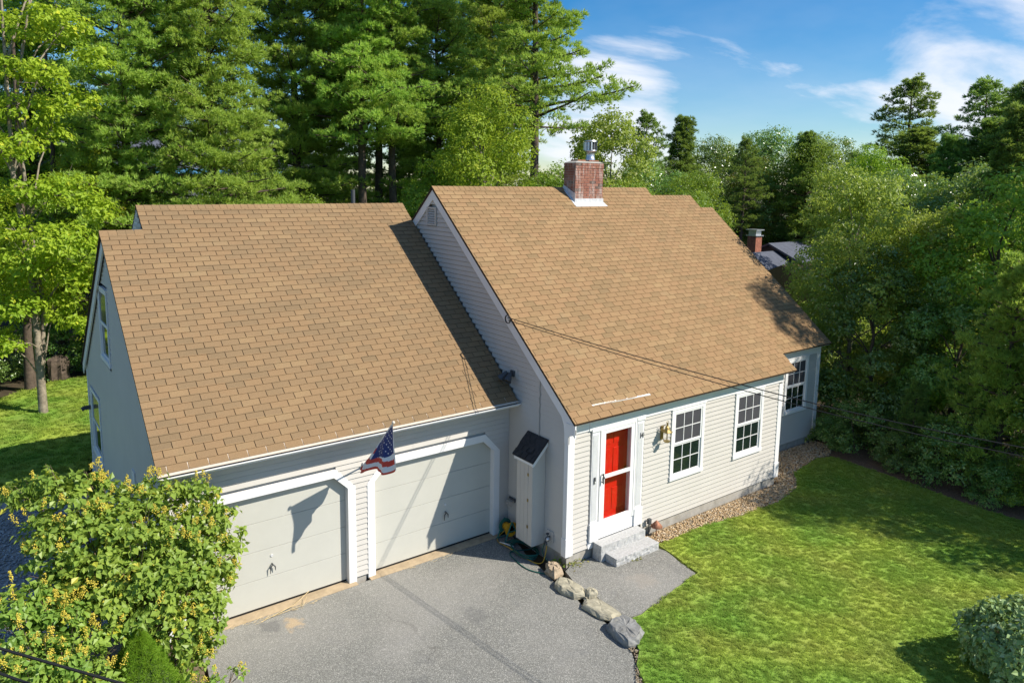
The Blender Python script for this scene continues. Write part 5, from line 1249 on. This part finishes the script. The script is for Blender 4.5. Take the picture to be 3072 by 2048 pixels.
put('m', 1255, 31.0, 'low leafy tree directly left of the chimney', .74, 3.0)
put('m', 700, 31.0, 'leafy undergrowth tree behind the garage ridge', .62, 4.2)
put('d', 950, 31.5, 'shaded leafy tree under the trio of pine trunks', .66, 1.2)
# drooping pine bough entering from the top, held by a pine right of the frame top
# backdrop right of the chimney
G_F = 'distant trees along the right horizon'
far = [('C', 1330, 50, .78, 'narrow pine just left of the chimney cap'), ('b', 1395, 38, 1.38, 'slender light tree immediately right of the chimney cap'), ('G', 1475, 46, .86, 'dark pine with irregular top right of the chimney'),
 ('C', 1545, 52, .90, 'second dark pine right of the chimney'), ('d', 1625, 62, 1.12, 'round dark tree above the stepped ridge'), ('G', 1700, 58, .80, 'small spiky pine top in the middle of the tree line'),
 ('d', 1690, 64, 1.05, 'round tree below the small spiky pine'), ('d', 1770, 64, 1.2, 'rounded tree right of the small spiky pine'), ('C', 1850, 60, .86, 'pine left of the yellowish tree on the tree line'), ('d', 1880, 64, 1.15, 'dark crown left of the two tall right pines'),
 ('d', 1500, 42, .86, 'low dark tree filling the gap right of the chimney'), ('m', 1580, 40, .74, 'mid green tree above the stepped ridge')]
for i, (k, u, d, s_, lb) in enumerate(far): put(k, u, d, lb, s_, i*1.9, group=G_F)
put('G', 2062, 52, 'tall pine with a clear trunk standing above the right tree line', 1.3, .4, zs=1.03)
put('G', 2225, 50, 'tall open pine with a forked top, right of the clear-trunk pine', 1.3, 2.2, zs=.99)
put('G', 2300, 50, 'tall pine right of the forked pine at the edge of the sky', 1.35, 1.2, zs=.93)
put('C', 2110, 47, 'bulky dark pine below the clear-trunk pine', 1.3, 2.2, zs=.80)
put('C', 2265, 45, 'bulky dark pine below the forked pine', 1.3, 4.2, zs=.82)
put('C', 2330, 46, 'tall pine cut by the right edge of the photo, lower than its neighbours', .90, 3.9)
put('C', 2150, 44, 'dark pine filling below the two tall right pines', .76, 5.0)
mid = [('l', 1990, 40, .84, 'bright green tree in front of the clear-trunk pine'), ('o', 1722, 61, 1.15, 'yellow-tinged tree above the neighbour chimney'), ('m', 1610, 36, .60, 'green tree just behind the stepped ridge'), ('m', 1840, 61, 1.0, 'leafy tree between the yellow-tinged tree and the birch'),
 ('d', 2200, 34, .85, 'dark leafy tree below the forked pine'), ('C', 2290, 32, .78, 'pine with light tips on the right slope'), ('m', 1560, 36, .66, 'low tree behind the second ridge step'), ('d', 2020, 36, .80, 'shaded tree behind the birch'), ('d', 2090, 33, .82, 'leafy tree right behind the birch crown'), ('C', 2350, 38, .9, 'dark pine on the right edge behind the slope'), ('m', 1450, 33, .68, 'leafy tree just behind the roof right of the chimney')]
for i, (k, u, d, s_, lb) in enumerate(mid): put(k, u, d, lb, s_, i*2.3)
# filler behind, uncountable woodland
pP = pD.copy(); pP.materials[0] = M['pine']; bRg = bR.copy(); bRg.materials[0] = M['green']
# close trees right of the house
tree('birch_tree', 'airy light green birch beside the right end of the house', bB, btB, (13.3, 1.7, 0), 1.0, .5, crown_name='leaves')
tree('birch_tree', 'smaller birch stem right behind the first one', bB, btB, (14.6, .2, 0), .86, 2.5, crown_name='leaves')
tree('broadleaf_tree', 'dark glossy tree touching the right corner of the house', bR, btR, (12.7, .7, 0), .82, .4, crown_name='leaves')
tree('broadleaf_tree', 'dark leafy tree at the lawn edge right of the glossy tree', bR, btR, (12.9, -1.4, 0), .70, 2.1, crown_name='leaves')
tree('broadleaf_tree', 'leafy tree behind the young pines on the right', bRg, btR, (14.6, -1.6, 0), 1.12, 4.0, crown_name='leaves')
tree('young_pine', 'soft blue-green young pine at the edge of the lawn', pP, tD, (11.4, -3.2, 0), .86, .7, crown_name='needles')
tree('young_pine', 'taller young pine behind the soft blue-green one', pP, tD, (13.2, -3.6, 0), .98, 3.0, crown_name='needles')
tree('young_pine', 'low young pine under the wires near the house corner', pD, tD, (10.9, -1.4, 0), .36, 2.0, crown_name='needles')
tree('shrub', 'low dark shrub by the corner of the set-back house end', bS, btS, (11.3, 1.9, 0), .75, .5, 'shrub', crown_name='leaves')
tree('shrub', 'dark shrub along the mulch edge below the glossy tree', bS, btS, (10.9, .1, 0), .62, 2.5, 'shrub', crown_name='leaves')
tree('shrub', 'dark shrub under the young pine at the mulch edge', bS, btS, (10.8, -2.6, 0), .70, 4.5, 'shrub', crown_name='leaves')
tree('shrub', 'small dark shrub on the mulch edge facing the middle of the lawn', bS, btS, (10.5, -1.3, 0), .42, 3.1, 'shrub', crown_name='leaves')
tree('shrub', 'small dark shrub on the mulch edge nearest the street side', bS, btS, (10.35, -3.6, 0), .40, 5.2, 'shrub', crown_name='leaves')
tree('shrub', 'small dark shrub beside the pebbled recess of the house', bS, btS, (10.75, .75, 0), .38, 1.2, 'shrub', crown_name='leaves')
bsm = bS.copy(); bsm.materials[0] = M['green']
tree('shrub', 'sunlit yellow-green shrub at the right end of the mulch edge', bsm, btS, (10.7, -4.6, 0), .62, 1.5, 'shrub', crown_name='leaves')
# trees outside the right edge whose shade falls on lawn and roof corner
tree('broadleaf_tree', 'tall slim leafy tree just outside the right edge that shades the roof corner', bL, btL, (16.35, -4.96, 0), (.62, .62, 1.22), 1.1, crown_name='leaves')
tree('pine_tree', 'pine by the street corner shading the middle of the lawn', pC, tC, (13.0, -9.3, 0), .50, 2.1, crown_name='needles')
tree('broadleaf_tree', 'leafy tree by the street shading the far lawn', bD, btD, (11.7, -6.5, 0), .74, 2.1, crown_name='leaves')
tree('broadleaf_tree', 'second leafy tree by the street, nearer the mulch edge', bD, btD, (12.7, -5.7, 0), .62, 4.4, crown_name='leaves')

# maple on the far left: two pale stems and explicit sprays
MC = [(-6.93, 17.0, 11.81, 0.88), (-5.86, 17.5, 12.03, 0.92), (-5.25, 17.0, 11.11, 0.73), (-6.77, 16.0, 10.33, 0.87), (-7.13, 16.5, 9.35, 0.88), (-6.0, 17.5, 9.76, 0.94), (-7.55, 16.0, 8.29, 0.86), (-6.37, 18.0, 8.82, 0.68), (-7.32, 16.0, 6.92, 0.69), (-6.28, 16.5, 6.91, 1.06), (-5.6, 16.0, 6.38, 0.73), (-7.71, 16.0, 5.9, 0.76), (-6.57, 15.5, 5.51, 1.09), (-7.35, 16.0, 4.85, 1.09), (-6.07, 16.0, 4.37, 0.94), (-5.49, 15.5, 5.34, 0.53), (-7.87, 16.0, 3.58, 0.77), (-6.68, 17.0, 3.33, 0.83), (-6.28, 15.5, 2.97, 0.6), (-8.06, 16.0, 2.41, 0.52), (-6.55, 16.0, 12.07, 0.61), (-7.45, 17.0, 10.62, 0.75), (-7.8, 17.5, 13.2, .9), (-6.4, 18, 13.6, .9), (-8.6, 16.5, 7.2, .9), (-8.8, 16.5, 9.8, 1.0), (-9.0, 17, 4.6, .9)]
T1 = [(-7.28, 16.7, -.1), (-7.28, 16.75, 2.04), (-7.29, 16.8, 4.09), (-7.43, 16.8, 5.85), (-7.57, 16.8, 7.42), (-7.55, 16.8, 8.96), (-7.54, 16.8, 10.59), (-7.5, 16.8, 13.4)]
T2 = [(-7.24, 16.8, 1.0), (-7.04, 16.9, 3.37), (-7.22, 17.0, 5.83), (-7.3, 17.0, 7.95), (-7.27, 17.0, 10.01), (-6.93, 17.0, 11.81), (-6.61, 17.0, 13.8)]
mp_ = thing('maple_tree', 'slender pale-barked maple with yellow-green leaves on the far left lawn', 'tree', (-7.28, 16.7, 0)); o0 = Vector((-7.28, 16.7, 0))
rng = NR(31); V, F, T_ = clump_leaves(rng, [(a-o0.x, b-o0.y, c, r) for a, b, c, r in MC], 900, .15, flat=.55, shell=.35, up=1.1, droop=.5)
obj('leaves', npmesh('leaves', V, F, M['maple'], T_), mp_)
for pts, rad in ((T1, [.14, .11, .10, .085, .07, .06, .045, .03]), (T2, [.075, .065, .055, .05, .04, .03, .02])):
    wb = MB(); P_ = [Vector(p)-o0 for p in pts]; wb.tube(P_, rad, 10, cap=False); limbs(wb, rng, P_, [(a-o0.x, b-o0.y, c, r) for a, b, c, r in (MC[::2] if rad[0] > .15 else MC[1::2])], .035); wb.build('trunk', M['barkl'], mp_, True)
# second stems and undergrowth at the back of the yard
tree('maple_tree', 'thin maple cut by the left edge behind the pale-barked maple', bL, btL, (-9.6, 18.5, 0), .95, 1.0, crown_name='leaves')
tree('maple_tree', 'leafy maple behind the garage left corner at the lawn end', bL, btL, (-4.6, 21.2, 0), .80, 4.0, crown_name='leaves')
for x, y, s_, lb in ((-8.4, 21.5, .8, 'dark undergrowth shrub at the back lawn edge, left of the maple trunk'), (-6.4, 22.3, .95, 'dark undergrowth shrub behind the maple trunk'), (-4.2, 22.0, .9, 'dark undergrowth shrub at the back lawn edge by the house wall'), (-10.5, 20.5, .9, 'dark undergrowth shrub on the far left of the back lawn')):
    tree('shrub', lb, bS, btS, (x, y, 0), s_, x, 'shrub', crown_name='leaves')
rk = rock('boulder', [(-6.8, 20.7), (-6.4, 20.5), (-6.1, 20.8), (-6.2, 21.2), (-6.6, 21.3)], .8, M['bark'], 'brown boulder in the shade at the end of the back lawn', 22, amp=.12, topin=.15); rk['category'] = 'boulder'; del rk['group']
for u, d, r_, lb in ((45, 30, .16, 'bare trunk in the shade left of the pale maple'), (118, 33, .2, 'dark trunk in the shade right of the pale maple')):
    x, y = polar(u, d); wb = MB(); wood(wb, rng, (0, 0, -.1), (.3, .2, 12), r_, .05, 8); o = wb.build('tree_trunk', M['bark'], None, True); o.location = (x, y, 0); tag(o, lb, 'tree')

# lilac: large near bush with yellow seed heads
LIL = [(-8.19, 1.2, 3.3, 0.27), (-8.49, 1.3, 3.22, 0.24), (-7.77, 1.4, 3.13, 0.25), (-8.08, 1.0, 2.92, 0.36), (-7.59, 1.2, 2.83, 0.37), (-7.08, 1.3, 2.79, 0.32), (-6.69, 1.2, 2.67, 0.33), (-6.32, 1.2, 2.64, 0.27), (-6.11, 1.1, 2.34, 0.27), (-5.96, 1.0, 1.92, 0.24), (-8.34, 1.0, 2.74, 0.29), (-7.87, 0.8, 2.57, 0.42), (-7.33, 0.9, 2.56, 0.43), (-6.83, 0.9, 2.35, 0.38), (-6.42, 0.9, 2.16, 0.39), (-8.33, 0.9, 2.35, 0.32), (-7.92, 0.6, 2.17, 0.41), (-7.4, 0.6, 2.13, 0.49), (-6.83, 0.7, 1.91, 0.44), (-6.34, 0.8, 1.7, 0.36), (-6.07, 0.9, 1.43, 0.2), (-7.19, 0.4, 1.65, 0.43), (-6.67, 0.5, 1.41, 0.38), (-6.35, 0.6, 1.18, 0.26), (-7.72, 0.4, 1.77, 0.3), (-6.85, 0.3, 1.11, 0.34), (-6.54, 0.4, 0.94, 0.23), (-6.77, 0.2, 0.74, 0.22), (-6.57, 0.3, 0.81, 0.16), (-7.3, 1.2, 1.9, .5), (-7.9, 1.2, 1.7, .5), (-6.7, 1.2, 1.3, .4), (-7.3, 1.0, 1.2, .4)]
LOW = [(-8.75, 0.3, 2.19, 0.27), (-8.47, 0.5, 2.1, 0.23), (-8.73, 0.1, 1.94, 0.32), (-8.42, 0.2, 1.83, 0.33), (-8.08, 0.3, 1.77, 0.29), (-8.68, -0.2, 1.69, 0.32), (-8.33, -0.1, 1.54, 0.33), (-7.99, 0.0, 1.47, 0.28), (-7.93, -0.2, 1.2, 0.23), (-8.27, -0.3, 1.35, 0.27), (-8.7, -0.4, 1.55, 0.31), (-7.78, 0.1, 1.51, 0.2), (-8.5, .3, 1.2, .4), (-8.9, 0, 1.3, .4)]
TW = [(-6.53, -0.2, 0.58, 0.12), (-6.3, -0.2, 0.52, 0.11), (-6.73, -0.3, 0.66, 0.15)]
def flowering_bush(label, clumps, base_, per, seed, seeds, leafs=.098, twigs=8):
    rng = NR(seed); b0 = Vector(base_); t = thing('lilac_bush', label, 'bush', base_)
    cl = [(a-b0.x, b-b0.y, c-b0.z, r) for a, b, c, r in clumps]
    V, F, T_ = clump_leaves(rng, [(a, b, c, r*1.08) for a, b, c, r in cl], per, leafs, flat=.85, shell=.35, up=.9, droop=.35, aspect=.72, fold=.5)
    obj('leaves', npmesh('leaves', V, F, M['lilac'], T_), t)
    wb = MB(); 
    for a, b, c, r in cl:
        x0, y0 = rng.normal(0, .22, 2)
        p = [Vector((x0, y0, 0)), Vector((x0+(a-x0)*.35, y0+(b-y0)*.35, c*.45)), Vector((x0+(a-x0)*.75, y0+(b-y0)*.75, c*.8)), Vector((a, b, c+r*.7))]
        wb.tube(p, [.020, .016, .011, .004], 5, cap=False)
        for _ in range(5): e = Vector((a, b, c))+Vector(unit(rng.normal(0, 1, (1, 3)))[0])*r*1.05; wb.tube([p[2], e], [.006, .002], 3, cap=False)
    wb.build('stems', M['stem'], t, True)
    # seed heads: small pointed panicles of beads
    sv, sf = [], []; ov = np.array([(1, 0, 0), (0, 1, 0), (-1, 0, 0), (0, -1, 0), (0, 0, 1.3), (0, 0, -1.3)]); of = np.array([(0, 1, 4), (1, 2, 4), (2, 3, 4), (3, 0, 4), (1, 0, 5), (2, 1, 5), (3, 2, 5), (0, 3, 5)])
    kcount = 0
    for q in range(seeds):
        a, b, c, r = cl[rng.integers(0, len(cl))]; d = unit(rng.normal(0, 1, (1, 3))+[[0, -.4, .9]])[0]; top = np.array([a, b, c])+d*r*rng.uniform(.95, 1.2)
        ax = unit((d*.4+np.array([0, 0, 1])+rng.normal(0, .25, 3))[None])[0]; hgt = rng.uniform(.09, .18)
        for i in range(40):
            tt = rng.uniform(0, 1); rad = .042*(1-tt*.75); pos = top+ax*hgt*tt+rng.normal(0, 1, 3)*rad*.7
            sv.append(ov*rng.uniform(.006, .010)+pos); sf.append(of+kcount*6); kcount += 1
    obj('seed_heads', npmesh('seed_heads', np.concatenate(sv), np.concatenate(sf), M['seed']), t)
flowering_bush('large leafy lilac bush with yellow seed heads in front of the left garage door', LIL, (-7.1, 1.0, 0), 3300, 41, 140)
flowering_bush('lower lilac bush in the bottom left corner in front of the large one', LOW, (-8.3, .1, 0), 3200, 42, 60, .092)
flowering_bush('sparse young lilac sprig over the driveway edge right of the dwarf spruce', TW, (-6.6, -.1, 0), 2300, 43, 5, .07)
# dwarf spruce: dense cone
rng = NR(51); n = 15000; t_ = rng.uniform(0, 1, n)**.75; an = rng.uniform(0, 6.28, n); lob_ = 1+.10*np.sin(an*5+t_*9)+.06*np.sin(an*11-t_*17)
H_ = 1.50; rad = .72*(1-t_**1.25)*lob_*rng.uniform(.88, 1.03, n)+.01; C_ = np.stack([rad*np.cos(an), rad*np.sin(an), H_*t_], 1); D_ = unit(np.stack([np.cos(an), np.sin(an), np.full(n, .9)], 1)+rng.normal(0, .45, (n, 3)))
K = 4; Cn = np.repeat(C_, K, 0); Dn = unit(np.repeat(D_, K, 0)+rng.normal(0, .5, (n*K, 3))); ln = .045*rng.uniform(.6, 1.3, (n*K, 1)); wv = unit(np.cross(Dn, rng.normal(0, 1, (n*K, 3))))*.0035
V = np.stack([Cn-wv, Cn+wv, Cn+Dn*ln], 1).reshape(-1, 3); dsp = thing('dwarf_spruce', 'small dense conical spruce, bright green, between the lilac bushes and the driveway', 'shrub', (-7.44, .10, 0))
obj('needles', npmesh('needles', V, np.arange(n*K*3).reshape(-1, 3), M['spruce'], np.repeat(rng.uniform(0, 1, n*K), 3)), dsp)
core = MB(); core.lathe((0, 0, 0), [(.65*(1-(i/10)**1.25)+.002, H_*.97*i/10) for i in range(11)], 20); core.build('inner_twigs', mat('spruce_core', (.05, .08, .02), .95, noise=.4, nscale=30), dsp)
# round hydrangea-like shrub at the lower right
rng = NR(61); hc = thing('hydrangea_shrub', 'round shrub with pale matte green leaves on the lawn at the bottom right', 'shrub', (3.58, -6.50, 0)); hc.scale = (.86, .86, .90)
n = 5200; d = unit(rng.normal(0, 1, (n, 3))*[1, 1, .9]+[0, 0, .25]); rr2 = rng.uniform(.80, 1.0, (n, 1)); lobe_ = (1+.09*np.sin(4*np.arctan2(d[:, 1], d[:, 0]))+.06*np.sin(9*d[:, 2]))[:, None]
C_ = d*rr2*lobe_*[1.02, 1.02, .70]+[0, 0, .62]; keep = C_[:, 2] > .03; C_, d = C_[keep], d[keep]; n = len(C_)
V, F = leaf_cloud(rng, C_, .115, unit(d+[0, 0, .7]), droop=.45, fold=.55, aspect=.66); obj('leaves', npmesh('leaves', V, F, M['hydr'], np.repeat(rng.uniform(0, 1, n), 4)), hc)
wb = MB()
for q in range(40): e = Vector(C_[rng.integers(0, n)])*.85; wb.tube([(rng.normal(0, .12), rng.normal(0, .12), 0), e*.5+Vector((0, 0, .12)), e], [.012, .009, .003], 4, cap=False)
wb.build('stems', M['stem'], hc)
